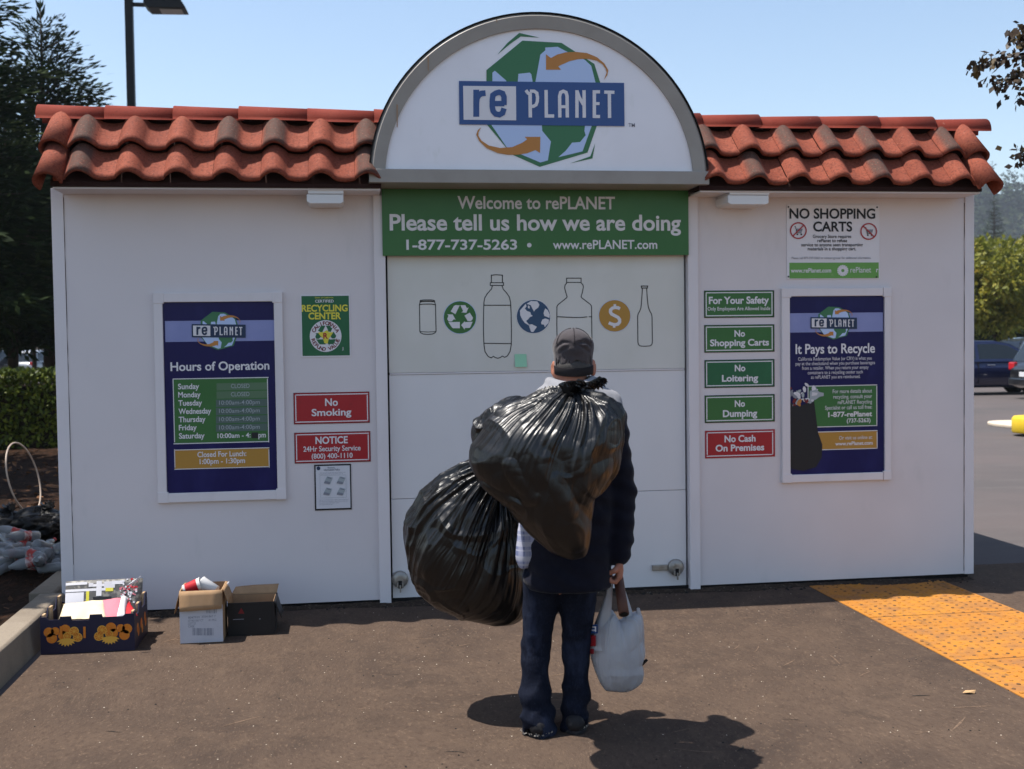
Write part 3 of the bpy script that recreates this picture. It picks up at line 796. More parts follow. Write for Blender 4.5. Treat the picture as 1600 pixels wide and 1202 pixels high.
# pictured sack of cans printed on the sheet
p.poly([(1233.2, 628), (1246, 636), (1262, 630), (1272, 626), (1275, 650), (1278, 675), (1285, 695), (1284, 715), (1275, 730), (1255, 736), (1238, 733), (1233.2, 728)], 'black', 2)
rg = random.Random(5)
for k in range(46):
    cx, cy = rg.uniform(1234, 1276), 0
    cy = rg.uniform(600, 634) if cx < 1268 else rg.uniform(606, 626)
    r_ = rg.uniform(1.5, 4.2); an = rg.random()*3.1
    pts = [(cx+r_*1.5*math.cos(t_)*math.cos(an)-r_*.8*math.sin(t_)*math.sin(an), cy+r_*1.5*math.cos(t_)*math.sin(an)+r_*.8*math.sin(t_)*math.cos(an)) for t_ in np.linspace(0, 5.5, 7)]
    p.poly([(max(1233.2, a_), b_) for a_, b_ in pts], rg.choice(['offwhite', 'faint', 'greyink', 'greyink', 'faint', 'orange', 'darkred', 'black', 'white']), 3+.02*k)
p.poly([(1265, 612), (1275, 609), (1281, 613), (1287, 614), (1287, 619), (1281, 620), (1274, 625), (1265, 624)], 'faint', 4.5); p.poly([(1269, 613), (1278, 614), (1276, 618), (1268, 619)], 'offwhite', 5)
p.obj('lettering', t)

# small signs left of the door
t, y = sign('recycling_center_sign', (470, 460.5, 547.5, 558), 'small green and yellow certified recycling center sign with round emblem', 'sign', 'white', .004)
p = Print(y)
Z2 = lambda u, v: (450+u/3.25, 440+v/3.247)
p.rect(471.8, 462.5, 545.8, 556, 'greend', 0)
p.text('State of California', 492, 521, 466.2, 463.9, 'yellow', 1, 0); p.text('CERTIFIED', 492.5, 521.5, 472.8, 468.6, 'white', 1, .015)
p.text('RECYCLING', 471.5, 543.2, 486.6, 476.8, 'yellow', 1, .03); p.text('CENTER', 482, 533, 498.8, 488.8, 'yellow', 1, .03)
cx, cy = Z2(191, 277); p.disc(cx, cy, 24.8, 'white', 1)
p.arctext('CALIFORNIA', cx, cy, 20.2, -72, 72, 5.6, 'darkred', 2); p.arctext('REFUND VALUE', cx, cy, 20.2, 258, 102, 5.4, 'darkred', 2, inside=True)
recycle_mark(p, lambda u, v: (cx+(u-627)*.115, cy+(v-545)*.115), 'greend', 2)
p.poly([(cx-12, cy-5.5), (cx-3, cy-6.5), (cx+2, cy-9.5), (cx+5, cy-6), (cx+12, cy-6), (cx+8, cy), (cx+5, cy+4), (cx+3, cy+12), (cx-2, cy+11), (cx-4, cy+4), (cx-8, cy+0)], 'yellow', 3)
p.text('R', cx-3.6, cx+3.8, cy+4.0, cy-4.6, 'red', 4, .03)
p.text('J', 534.6, 536.4, 546.5, 542.5, 'white', 1, 0)
p.obj('lettering', t)
def small_sign(px, label, lines, m='greenp', edge='black', name='notice_sign', cat='sign', group=None):
    x0, y0, x1, y1 = px
    t, y = sign(name, px, label, cat, edge, .004, group=group)
    p = Print(y)
    p.rect(x0+1.2, y0+1.2, x1-1.2, y1-1.2, m, 0); p.border(x0+2.6, y0+2.6, x1-2.6, y1-2.6, 1.5, 'white', 1)
    for s_, a_, b_, yb, yt, wt in lines: p.text(s_, a_, b_, yb, yt, 'white', 1, wt)
    p.obj('lettering', t); return t
small_sign((458.8, 613, 577.5, 662), 'red no smoking sign left of the door', [('No', 508, 528, 634, 623, .022), ('Smoking', 487, 549, 649.5, 639, .022)], 'red', 'darkred')
small_sign((460, 675, 579, 723), 'red notice sign giving the security service telephone number', [('NOTICE', 493, 543.5, 693, 682.5, .026), ('24Hr Security Service', 474, 563.5, 704.8, 697, .016), ('(800) 400-1110', 487, 551, 716, 708.5, .016)], 'red', 'darkred')
t, y = sign('policy_notice', (491.5, 725.5, 549, 797), 'white paper notice in thin black frame under the red signs', 'notice', 'black', .005)
p = Print(y); p.rect(493.8, 728, 547, 794.5, 'paper', 0)
p.disc(497.5, 732, 3, 'darkbar', 1, 14); p.text('Business', 512, 523, 732, 729.5, 'greyink', 1, .02); p.text('Information Policy', 506, 531, 735.5, 732.5, 'greyink', 1, .02)
for yy, a_, b_ in ((739, 500, 540), (741.2, 498, 536), (781.5, 499, 545), (784, 499, 543), (786.5, 499, 530), (789, 499, 520)):
    p.text('the quick list of all items taken here today and more'[:int((b_-a_)*1.1)], a_, b_, yy, yy-1.2, 'greyink', 1, 0)
p.border(500, 742.5, 541, 778, .4, 'faint', 1)
for a_, b_ in ((508, 744.5), (528, 744.5), (507, 762), (528, 762)):
    p.poly([(a_+3, b_), (a_+12, b_+2), (a_+8, b_+12), (a_-2, b_+10)], 'faint', 2); p.poly([(a_, b_+7), (a_+8, b_+9), (a_+7, b_+12.5), (a_-2, b_+11)], 'greyink', 3); p.poly([(a_+4, b_+1), (a_+10, b_+2.4), (a_+9.4, b_+4), (a_+3.4, b_+2.6)], 'greyink', 3)
p.obj('lettering', t)
# stack right of the door
SG = None
small_sign((1100, 454, 1209.5, 496.5), 'green for your safety sign, topmost of the stack right of the door', [('For Your Safety', 1107.5, 1201.5, 474.5, 464, .030), ('Only Employees Are Allowed Inside', 1105.5, 1203.5, 485, 479.6, .012)])
small_sign((1100.3, 507.5, 1209.8, 550.5), 'green no shopping carts sign right of the door', [('No', 1147.5, 1164, 526, 516.5, .030), ('Shopping Carts', 1109.5, 1201.5, 540.3, 530.5, .030)])
small_sign((1100.7, 562, 1210, 605.5), 'darker green no loitering sign in the middle of the stack', [('No', 1148, 1164.5, 580, 570.5, .030), ('Loitering', 1128, 1184.5, 595.8, 586, .030)], 'greend')
small_sign((1101, 617, 1210.3, 660), 'green no dumping sign above the red sign', [('No', 1148, 1164, 635.5, 626, .030), ('Dumping', 1129.5, 1183, 651, 641, .030)])
small_sign((1101.5, 672, 1210.6, 715), 'red no cash on premises sign at the bottom of the stack', [('No Cash', 1132, 1180.5, 690.3, 680.5, .030), ('On Premises', 1118, 1194, 704.5, 694.8, .030)], 'red', 'red')
t, y = sign('shopping_cart_sign', (1229, 320.5, 1373.5, 436), 'white sign forbidding shopping carts with green bottom strip under the right eave', 'sign', 'white', .006)
Z7 = lambda u, v: (1210+u/4.81, 310+v/4.808)
p = Print(y)
p.text('NO SHOPPING', 1233.5, 1367.5, 341.5, 326.5, 'black', 1, .024); p.text('CARTS', 1270.5, 1331.5, 361.5, 347, 'black', 1, .024)
for cx, cy in (Z7(180, 243), Z7(709, 249)):
    fl = 1 if cx < 1300 else -1
    p.stroke([(cx-6, cy-6.5), (cx-4.3, cy-6), (cx-2.2, cy+3.4), (cx+5, cy+3.4)], 1.0, 'black', 1); p.poly([(cx-4, cy-3), (cx+7, cy-3), (cx+5.5, cy+2), (cx-2.8, cy+2)], 'greyink', 1)
    p.disc(cx-1.4, cy+5.8, 1.4, 'black', 1, 12); p.disc(cx+4.6, cy+5.8, 1.4, 'black', 1, 12)
    p.ring(cx, cy, 12.2, 2.0, 'red', 2); p.stroke([(cx+8.4*fl, cy-8.4), (cx-8.4*fl, cy+8.4)], 1.9, 'red', 3)
for s_, a_, b_, yb in (('Grocery Store requires', 1270, 1330, 372), ('rePlanet to refuse', 1277, 1323.5, 378.5), ('service to anyone seen transporting', 1252, 1348, 385), ('materials in a shopping cart.', 1262, 1337.5, 391.3)):
    p.text(s_, a_, b_, yb, yb-4.9, 'black', 1, .014)
p.text('Please call 877-737-5263 or contact grocer for additional information.', 1237, 1361, 404.8, 401.5, 'greyink', 1, .01)
p.rect(1233.5, 410.5, 1373, 435, 'greenl', 0)
p.text('www.rePlanet.com', 1235.5, 1298.5, 426, 419.5, 'white', 1, .02); p.text('rePlanet', 1328.5, 1361, 426, 417.5, 'white', 1, .004); p.text('r', 1369, 1372.4, 425.5, 418, 'white', 1, .02)
cx, cy = Z7(514, 543)
for k in range(16):
    a_ = 2*math.pi*k/16; ca, sa = math.cos(a_), math.sin(a_)
    p.poly([(cx+2.6*ca-.7*sa, cy+2.6*sa+.7*ca), (cx+8.2*ca-1.4*sa, cy+8.2*sa+1.4*ca), (cx+9*ca, cy+9*sa), (cx+8.2*ca+1.4*sa, cy+8.2*sa-1.4*ca), (cx+2.6*ca+.7*sa, cy+2.6*sa-.7*ca)], 'white', 1)
p.ring(cx, cy, 3.3, 1.6, 'white', 1.5, 24)
for c_ in ((1232, 432.5), (1369.5, 433), (1232, 323.5), (1370.5, 324)): p.disc(*c_, 1.4, 'black', 2, 10)
p.obj('lettering', t)
x0, x1, z0, z1 = RB(804, 553.5, 822.5, 573.5, .025)
V = []; nn = 6
for i in range(nn+1):
    for j in range(nn+1):
        b_ = j/nn; V.append((x0+(x1-x0)*i/nn+.002*(1-b_), .0235-.010*(1-b_)**2-.0008, z0+(z1-z0)*b_))
F = [(i*(nn+1)+j, (i+1)*(nn+1)+j, (i+1)*(nn+1)+j+1, i*(nn+1)+j+1) for i in range(nn) for j in range(nn)]
o = link('sticky_note', np_mesh('sticky_note', V, F, True), M['note'], None, ((x0+x1)/2, .0235, (z0+z1)/2))
tag(o, 'pale green sticky note on the door below the bottle drawing', 'note')

# two box lights under the eaves
for px0, px1, py0, py1, lb in ((478.5, 537, 288.5, 318, 'white box light on the wall under the eave, left of the green banner'), (1137, 1201.5, 290, 319.5, 'white box light on the wall under the eave, right of the green banner')):
    xa, xb, za, zb = RB(px0, py0, px1, py1, -.235)
    t = thing('wall_light', ((xa+xb)/2, 0, (za+zb)/2), lb, 'light')
    zm = za+(zb-za)*.50
    mb = MB(); mb.box(xa+.01, xb, -.242, -.001, zm, zb, .004); mb.obj('housing', M['lite'], t)
    mb = MB(); mb.prism([(xa+.002, zm-.002), (xb-.002, zm-.002), (xb-.002, za+.008), (xb-.02, za), (xa+.02, za), (xa+.002, za+.012)], 'y', -.236, -.001, .003); mb.obj('lens', M['lite'], t)
# ------------------------------------------------------------------ solid shapes from distance fields
_tab = np.random.default_rng(11).random((32, 32, 32)).astype(np.float32)
def vnoise(P, s=1.0, off=0.0):
    """smooth value noise 0..1 at points P (N,3)"""
    q = np.asarray(P, dtype=np.float64)*s+off+50.0
    i = np.floor(q).astype(int); f = q-i; f = f*f*(3-2*f)
    i0 = i % 32; i1 = (i+1) % 32
    r_ = 0
    for dx in (0, 1):
        for dy in (0, 1):
            for dz in (0, 1):
                wv = (f[:, 0] if dx else 1-f[:, 0])*(f[:, 1] if dy else 1-f[:, 1])*(f[:, 2] if dz else 1-f[:, 2])
                r_ = r_+wv*_tab[(i1 if dx else i0)[:, 0], (i1 if dy else i0)[:, 1], (i1 if dz else i0)[:, 2]]
    return r_
def fbm(P, s, n=3, off=0.0):
    a_, t = 1.0, 0; tot = 0
    for k in range(n):
        t = t+a_*vnoise(P, s*2**k, off+k*7.3); tot += a_; a_ *= .5
    return t/tot

class SDF:
    def __init__(s, lo, hi, h):
        s.lo = np.array(lo, float); s.h = h
        s.n = np.ceil((np.array(hi, float)-s.lo)/h).astype(int)+1
        s.D = np.full(s.n, .5, dtype=np.float32)
    def _slice(s, a_, b_):
        i0 = np.maximum(np.floor((a_-s.lo)/s.h).astype(int), 0); i1 = np.minimum(np.ceil((b_-s.lo)/s.h).astype(int)+1, s.n)
        if np.any(i1 <= i0): return None, None
        ax = [s.lo[k]+np.arange(i0[k], i1[k])*s.h for k in range(3)]
        return tuple(slice(i0[k], i1[k]) for k in range(3)), np.meshgrid(*ax, indexing='ij')
    def _mix(s, sl_, d, k, sub=False):
        c = s.D[sl_]
        if sub:
            hh = np.clip(.5-.5*(c+d)/k, 0, 1) if k > 0 else None
            s.D[sl_] = (c*(1-hh)-d*hh+k*hh*(1-hh)) if k > 0 else np.maximum(c, -d)
        else:
            if k > 0:
                hh = np.clip(.5+.5*(d-c)/k, 0, 1); s.D[sl_] = d*(1-hh)+c*hh-k*hh*(1-hh)
            else: s.D[sl_] = np.minimum(c, d)
    def cap(s, a_, b_, ra, rb, k=.02, flat=1.0, ax=None, sub=False):
        """tapered capsule; flat>1 squeezes it along direction ax"""
        a_, b_ = np.array(a_, float), np.array(b_, float); m = max(ra, rb)+k+3*s.h
        sl_, X = s._slice(np.minimum(a_, b_)-m, np.maximum(a_, b_)+m)
        if sl_ is None: return
        P = np.stack(X, -1); v = b_-a_
        t = np.clip(((P-a_) @ v)/max(v @ v, 1e-9), 0, 1)
        q = P-a_-t[..., None]*v
        if flat != 1.0:
            u_ = np.array(ax, float); u_ /= np.linalg.norm(u_); q = q+((q @ u_)*(flat-1))[..., None]*u_
        s._mix(sl_, np.sqrt((q**2).sum(-1))-(ra+(rb-ra)*t), k, sub)
    def ell(s, c, r, k=.02, R=None, sub=False):
        c = np.array(c, float); r = np.array(r, float); m = max(r)+k+3*s.h
        sl_, X = s._slice(c-m, c+m)
        if sl_ is None: return
        q = np.stack(X, -1)-c
        if R is not None: q = q @ R.T if False else q @ R
        l = np.sqrt(((q/r)**2).sum(-1)); g_ = np.sqrt(((q/(r*r))**2).sum(-1))
        s._mix(sl_, l*(l-1)/np.maximum(g_, 1e-6), k, sub)
    def chain(s, pts, rs, k=.02, **kw):
        for a_, b_, ra, rb in zip(pts, pts[1:], rs, rs[1:]): s.cap(a_, b_, ra, rb, k, **kw)
    def half(s, c, nv, k=0.0):
        """cut away everything on the +nv side of the plane through c"""
        sl_ = (slice(None),)*3; ax = [s.lo[i]+np.arange(s.n[i])*s.h for i in range(3)]
        X = np.meshgrid(*ax, indexing='ij'); c = np.array(c, float)
        d = sum((X[i]-c[i])*nv[i] for i in range(3))
        s.D = np.maximum(s.D, d)
    def wrinkle(s, fn):
        """offset the field near its surface by fn(points)"""
        idx = np.argwhere(np.abs(s.D) < .04); P = s.lo+idx*s.h
        s.D[tuple(idx.T)] += fn(P)
    def mesh(s, name, smooth=2):
        D = s.D; I = D < 0; n = np.array(D.shape)
        c = np.zeros(tuple(n-1), dtype=np.int8)
        for dx in (0, 1):
            for dy in (0, 1):
                for dz in (0, 1): c += I[dx:n[0]-1+dx, dy:n[1]-1+dy, dz:n[2]-1+dz]
        act = (c > 0) & (c < 8); cells = np.argwhere(act); ids = -np.ones(act.shape, dtype=np.int64); ids[tuple(cells.T)] = np.arange(len(cells))
        acc = np.zeros((len(cells), 3)); cnt = np.zeros(len(cells))
        cor = [(x, y, z) for x in (0, 1) for y in (0, 1) for z in (0, 1)]
        val = {q: D[tuple((cells+np.array(q)).T)] for q in cor}
        for a_ in cor:
            for k in range(3):
                if a_[k]: continue
                b_ = list(a_); b_[k] = 1; b_ = tuple(b_)
                va, vb = val[a_], val[b_]; m = (va < 0) != (vb < 0)
                t = np.where(m, va/np.where(m, va-vb, 1), 0)
                p = np.array(a_, float)[None]+t[:, None]*(np.array(b_)-np.array(a_))[None]
                acc[m] += p[m]; cnt[m] += 1
        V = s.lo+(cells+acc/cnt[:, None])*s.h
        F = []
        for k in range(3):
            u_, v_ = (k+1) % 3, (k+2) % 3
            sh = [slice(0, n[i]) for i in range(3)]
            A0 = np.take(I, np.arange(0, n[k]-1), axis=k); B0 = np.take(I, np.arange(1, n[k]), axis=k)
            e = np.argwhere(A0 != B0)
            e = e[(e[:, u_] > 0) & (e[:, v_] > 0) & (e[:, u_] < n[u_]-1) & (e[:, v_] < n[v_]-1)]
            if len(e) == 0: continue
            du = np.zeros(3, int); du[u_] = 1; dv = np.zeros(3, int); dv[v_] = 1
            q = [ids[tuple((e-du-dv).T)], ids[tuple((e-dv).T)], ids[tuple(e.T)], ids[tuple((e-du).T)]]
            flip = A0[tuple(e.T)]
            f = np.stack(q, -1); f[~flip] = f[~flip][:, ::-1]
            F.append(f)
        F = np.concatenate(F)
        for it in range(smooth):
            s_ = np.zeros_like(V); ct = np.zeros(len(V))
            for i in range(4):
                for j in (1, 3):
                    np.add.at(s_, F[:, i], V[F[:, (i+j) % 4]]); np.add.at(ct, F[:, i], 1)
            V = V*.5+.5*s_/np.maximum(ct, 1)[:, None]
        return np_mesh(name, V, F, True)

# ------------------------------------------------------------------ the man
M['skin'] = mat('skin', (.36, .15, .095), .55, .4, layers=[(30, U1, .45, .7, (.28, .095, .06), .7)], bumps=[(120, U1, .15, .002)])
M['hair'] = mat('grey_hair', (.05, .045, .042), .7, .3, bumps=[(160, (1, 1, .2), .6, .004)])
M['jacket'] = mat('navy_jacket', (.005, .0055, .012), .85, .10, sheen=.08, layers=[(25, U1, .5, .7, (.008, .009, .018), .6)], bumps=[(35, U1, .25, .006), (300, U1, .3, .001)])
M['hood'] = mat('grey_hood', (.22, .22, .235), .9, .2, sheen=.1, layers=[(20, U1, .5, .7, (.16, .16, .18), .5)], bumps=[(45, U1, .25, .005), (350, U1, .25, .001)])
M['denim'] = mat('blue_denim', (.0055, .0075, .016), .85, .12, layers=[(4, (1, 1, .45), .50, .70, (.048, .064, .118), .8), (180, (1, 1, .4), .5, .7, (.03, .04, .07), .3)], bumps=[(22, (1, 1, 2), .35, .008), (300, U1, .3, .001)])
M['cap'] = mat('charcoal_cap', (.048, .040, .043), .85, .25, sheen=.15, layers=[(12, U1, .5, .7, (.066, .056, .060), .7)], bumps=[(26, (1, 1, .6), .5, .007), (350, U1, .3, .001)])
M['plaid'] = mat('plaid_shirt', (.30, .32, .45), .85, .2, layers=[(60, (1, .01, .01), .5, .55, (.10, .12, .24), .8), (50, (.01, .01, 1), .5, .55, (.5, .5, .56), .7)])
M['shoe'] = mat('worn_shoe', (.016, .015, .017), .7, .3, layers=[(30, U1, .55, .7, (.08, .075, .07), .5)], bumps=[(40, U1, .2, .004)])
M['frayed'] = mat('frayed_hem', (.32, .29, .25), .9, .2, layers=[(60, U1, .45, .6, (.20, .18, .16), .8)], bumps=[(120, U1, .8, .004)])
l = lambda px, py, d=0.0: L(px, py, d)
Rv = np.array([HR, HF, [0, 0, 1]]).T        # local (right, away, up) -> world
lo = np.minimum.reduce([l(780, 1160, -.35), l(1010, 505, .4), l(780, 505, .4), l(1010, 1160, -.35)])-.05
hi = np.maximum.reduce([l(780, 1160, -.35), l(1010, 505, .4), l(780, 505, .4), l(1010, 1160, -.35)])+.05
lo[2] = -.03
def box_of(pts, m):
    P = np.array(pts); return P.min(0)-m, P.max(0)+m
# one body: head, neck, trunk, arms with hands, legs
sh_r, el_r, wr_r = l(951, 655, .0), l(968, 770, .03), l(967, 872, -.01)
sh_l, el_l, wr_l = l(838, 655, .0), l(806, 745, .10), l(826, 668, .26)
hd = l(896, 556, .03)
B = SDF(lo, hi, .0065)
B.ell(hd+np.array([0, 0, .005]), (.073, .073, .105), 0)
B.ell(hd+HF*.03+np.array([0, 0, .0]), (.066, .066, .09), .02)
B.ell(hd+HF*.055+np.array([0, 0, -.065]), (.048, .048, .045), .03)
B.cap(hd+HF*.095+np.array([0, 0, .01]), hd+HF*.115+np.array([0, 0, -.022]), .010, .016, .012)       # nose
B.cap(hd+HF*.10-HR*.02+np.array([0, 0, -.055]), hd+HF*.10+HR*.02+np.array([0, 0, -.055]), .008, .008, .01)  # lips
for sg in (-1, 1):
    B.ell(hd+HF*.088+HR*.030*sg+np.array([0, 0, .018]), (.018, .018, .011), .004, sub=True)           # eye sockets
    B.ell(hd+HF*.082+HR*.030*sg+np.array([0, 0, .016]), (.012, .012, .012), .002)
    e = l(866.5 if sg < 0 else 926.5, 577 if sg < 0 else 575, .035)
    B.ell(e, (.013, .026, .036), .006, R=np.array([HR+HF*.35*-sg, HF, [0, 0, 1]]).T)                   # ears
    B.ell(e+HR*.012*sg+np.array([0, 0, .004]), (.007, .014, .020), .004, R=np.array([HR, HF, [0, 0, 1]]).T, sub=True)
B.cap(l(894, 585, .03), l(893, 625, .0), .054, .062, .03)
B.cap(l(893, 650, .0), l(893, 780, .02), .125, .12, .05, 1.35, HF); B.cap(l(893, 780, .02), l(886, 880, .0), .12, .125, .05, 1.3, HF)
B.cap(sh_l, sh_r, .06, .06, .04)
for a_, b_, c in ((sh_r, el_r, wr_r), (sh_l, el_l, wr_l)):
    B.cap(a_, b_, .050, .040, .02); B.cap(b_, c, .040, .027, .015)
kn_l, an_l, kn_r, an_r = l(838, 1005, .03), l(841, 1122, .0), l(901, 1003, .04), l(898, 1116, .04)
for hp, k_, an in ((l(858, 890, .0), kn_l, an_l), (l(908, 890, .0), kn_r, an_r)):
    B.cap(hp, k_, .072, .046, .03); B.cap(k_, an, .044, .032, .02)
    B.cap(an, np.array([an[0], an[1], .05])+HF*.10, .035, .030, .02)
# right hand closed round the bag handles; left hand closed at the shoulder
def hand(w_, dwn, side, pal):
    """w_ wrist, dwn along the hand, side across the knuckles, pal out of the palm"""
    dwn, side, pal = [np.array(v, float)/np.linalg.norm(v) for v in (dwn, side, pal)]
    B.cap(w_, w_+dwn*.045, .024, .026, .012, 1.5, pal)
    B.cap(w_+dwn*.045-side*.022, w_+dwn*.065-side*.026, .017, .014, .012); B.cap(w_+dwn*.045+side*.02, w_+dwn*.062+side*.026, .017, .013, .012)
    for k, (o_, ln) in enumerate(((-.030, .9), (-.010, 1.0), (.010, .95), (.029, .78))):
        k0 = w_+dwn*.072+side*o_
        k1 = k0+(dwn*.75+pal*.6)*.030*ln; k2 = k1+(pal*1.0-dwn*.15)*.024*ln; k3 = k2+(-dwn*.85+pal*.15)*.018*ln
        B.chain([w_+dwn*.05+side*o_*.85, k0, k1, k2, k3], [.011, .0105, .0095, .0088, .0078], .004)
    t0 = w_+dwn*.025-side*.026; t1 = t0+(-side*.5+dwn*.5+pal*.6)*.036; t2 = t1+(dwn*.5+pal*.9+side*.35)*.030
    B.chain([t0, t1, t2], [.015, .0115, .0095], .005)
hand(wr_r, [0, 0, -1.0], HF, -HR)
hand(wr_l, np.array([0, 0, .9])-HF*.3+HR*.2, HR, -HF)
person = link('person', B.mesh('person', 1), M['skin'], None, FOOT)
tag(person, 'man seen from behind in cap, dark jacket and jeans, carrying black rubbish bags', 'person')

lo_, hi_ = box_of([l(785, 890, -.3), l(1005, 600, .35), l(785, 600, .35), l(1005, 930, -.3)], .06)
J = SDF(lo_, hi_, .009)
J.cap(l(893, 668, .0), l(895, 780, .02), .165, .165, .05, 1.4, HF); J.cap(l(895, 780, .02), l(886, 905, .005), .165, .178, .05, 1.15, HF)
J.cap(l(846, 655, .0), l(943, 652, .0), .075, .075, .05)
J.cap(sh_r, el_r, .075, .066, .03); J.cap(el_r, l(968, 858, -.005), .066, .052, .02); J.cap(l(967, 852, -.005), l(966, 868, -.01), .056, .046, .01)
J.cap(sh_l, el_l, .075, .066, .03); J.cap(el_l, wr_l-(wr_l-el_l)*.15, .064, .05, .02)
J.cap(l(893, 612, .0), l(893, 560, .02), .062, .07, 0, sub=True)
def jw(P):
    z = P[:, 2]; q = P @ np.array([HR, HF, [0, 0, 1]]).T
    return .012*(fbm(np.stack([q[:, 0]*1.1, q[:, 1], q[:, 2]*1.6+q[:, 0]*.9], -1), 12, 3)-.5)*1.7-.004*np.sin(z*85+q[:, 0]*30+4*vnoise(P, 7))
J.wrinkle(jw); J.half(l(890, 917, 0), (0, 0, -1)); J.half(l(890, 897, 0)-np.array([0, 0, 0]), (0, 0, -1)) if False else None
link('jacket', J.mesh('jacket'), M['jacket'], person)
H_ = SDF(*box_of([l(830, 590, -.25), l(985, 660, .25), l(830, 660, .25), l(985, 590, -.25)], .08), .007)
neck = l(893, 597, .012)
pts = []
for k in range(13):
    a_ = rad(-200+k*220/12)
    pts.append(neck+HR*.082*math.cos(a_)+HF*.080*math.sin(a_)+np.array([0, 0, .012*math.sin(a_)-.006]))
H_.chain(pts, [.024]*13, .012)
H_.cap(l(862, 624, -.085), l(905, 618, -.115), .045, .05, .03); H_.cap(l(905, 618, -.115), l(935, 628, -.06), .05, .040, .03)
H_.cap(l(925, 618, -.02), l(950, 634, -.01), .056, .062, .04); H_.cap(l(862, 622, -.03), l(838, 648, .0), .060, .070, .04)
H_.cap(l(893, 630, .0), l(893, 560, .03), .058, .064, .006, sub=True)
H_.wrinkle(lambda P: .010*(fbm(P, 16, 3)-.5)+.003*np.sin(P @ np.array([40, 10, 90])+5*vnoise(P, 9)))
link('hood', H_.mesh('hood'), M['hood'], person)
# plaid shirt tail at the left hip
T_ = SDF(*box_of([l(795, 820, -.15), l(850, 890, .15)], .06), .007)
T_.cap(l(833, 822, -.03), l(826, 868, -.035), .055, .058, .02, 2.0, HF)
T_.wrinkle(lambda P: .006*np.sin(P @ (HR*120+HF*60)))
link('shirt_tail', T_.mesh('shirt_tail'), M['plaid'], person)
# jeans
lo_, hi_ = box_of([l(795, 1150, -.2), l(945, 860, .25), l(795, 860, .25), l(945, 1150, -.2)], .05); lo_[2] = -.01
K_ = SDF(lo_, hi_, .008)
K_.cap(l(866, 875, .0), l(903, 875, .0), .108, .108, .03, 1.1, HF)
hem_l, hem_r = l(841, 1136, -.005), l(898, 1131, .035)
K_.cap(l(849, 900, .0), kn_l, .084, .057, .02); K_.chain([kn_l, l(836, 1085, .01), hem_l], [.057, .060, .068], .015)
K_.cap(l(904, 900, .0), kn_r, .084, .058, .02); K_.chain([kn_r, l(900, 1080, .045), hem_r], [.058, .054, .050], .015)
for c, m_ in ((hem_l, 1), (hem_r, 1)):
    K_.cap(c-np.array([0, 0, .10]), c-np.array([0, 0, .02]), .06, .055, .004, sub=True)
def kw(P):
    q = P @ np.array([HR, HF, [0, 0, 1]]).T; z = P[:, 2]
    n1 = vnoise(P, 6); n2 = vnoise(P, 11, 3.)
    lowf = np.clip((.42-z)/.35, 0, 1)
    f1 = 1-np.abs(2*vnoise(np.stack([q[:, 0]*.8+q[:, 2]*.55, q[:, 1]*.8, q[:, 2]*1.5-q[:, 0]*.5], -1), 13)-1); return -.011*(f1**2-.4)*(.45+.9*lowf)-.0045*np.sin(z*58+q[:, 0]*45*(n1-.3)+9*n1)*(.2+lowf)*n2*1.6-.012*(fbm(P, 12, 3)-.5)
K_.wrinkle(kw)
link('jeans', K_.mesh('jeans'), M['denim'], person)
for c, hz, rr in ((hem_l, .012, .070), (hem_r, .020, .054)):
    mb = MB(); n = 90; rg = random.Random(int(c[0]*1e4) & 255)
    ring_ = [(c+HR*math.cos(2*math.pi*i/n)*rr*rg.uniform(.95, 1.05)+HF*math.sin(2*math.pi*i/n)*rr*rg.uniform(.95, 1.06)) for i in range(n)]
    for i in range(n):
        if rg.random() < .35: continue
        a_, b_ = ring_[i].copy(), ring_[(i+1) % n].copy()
        a_[2] = b_[2] = hz+.010+rg.uniform(-.004, .004)
        a2 = a_+np.array([rg.uniform(-.004, .004), rg.uniform(-.004, .004), -rg.uniform(.003, .009)]); b2 = b_+np.array([0, 0, -rg.uniform(.003, .008)])
        mb.face([a_, b_, b2, a2])
    mb.obj('frayed_hem', M['frayed'], person)
for c, d_ in ((hem_l, .0), (hem_r, .0)):
    Sx = SDF(*box_of([c+HR*.1+HF*.30, c-HR*.1-HF*.12, c-HR*.1+HF*.3, c+HR*.1-HF*.12, np.array([c[0], c[1], .12])], .02), .007)
    h_ = np.array([c[0], c[1], .045])-HF*.035
    Sx.cap(h_, h_+HF*.07+np.array([0, 0, .01]), .040, .044, .02); Sx.cap(h_+HF*.06, h_+HF*.19+np.array([0, 0, -.008]), .046, .040, .02, 1.15, (0, 0, 1))
    Sx.D = np.maximum(Sx.D, -(Sx.lo[2]+np.arange(Sx.n[2])*Sx.h-.010)[None, None, :])
    so = link('shoe', Sx.mesh('shoe'), M['shoe'], person)
    mb = MB(); pts = []
    for k in range(28):
        a_ = 2*math.pi*k/28; ex = .125 if math.sin(a_) > 0 else .078
        p_ = h_+HF*(.06+ex*1.12*math.sin(a_))+HR*.050*math.cos(a_)*(1-.08*math.sin(a_)); pts.append((p_[0], p_[1]))
    mb.prism(pts, 'z', .001, .016, .003); mb.obj('sole', M['shoe'], so)
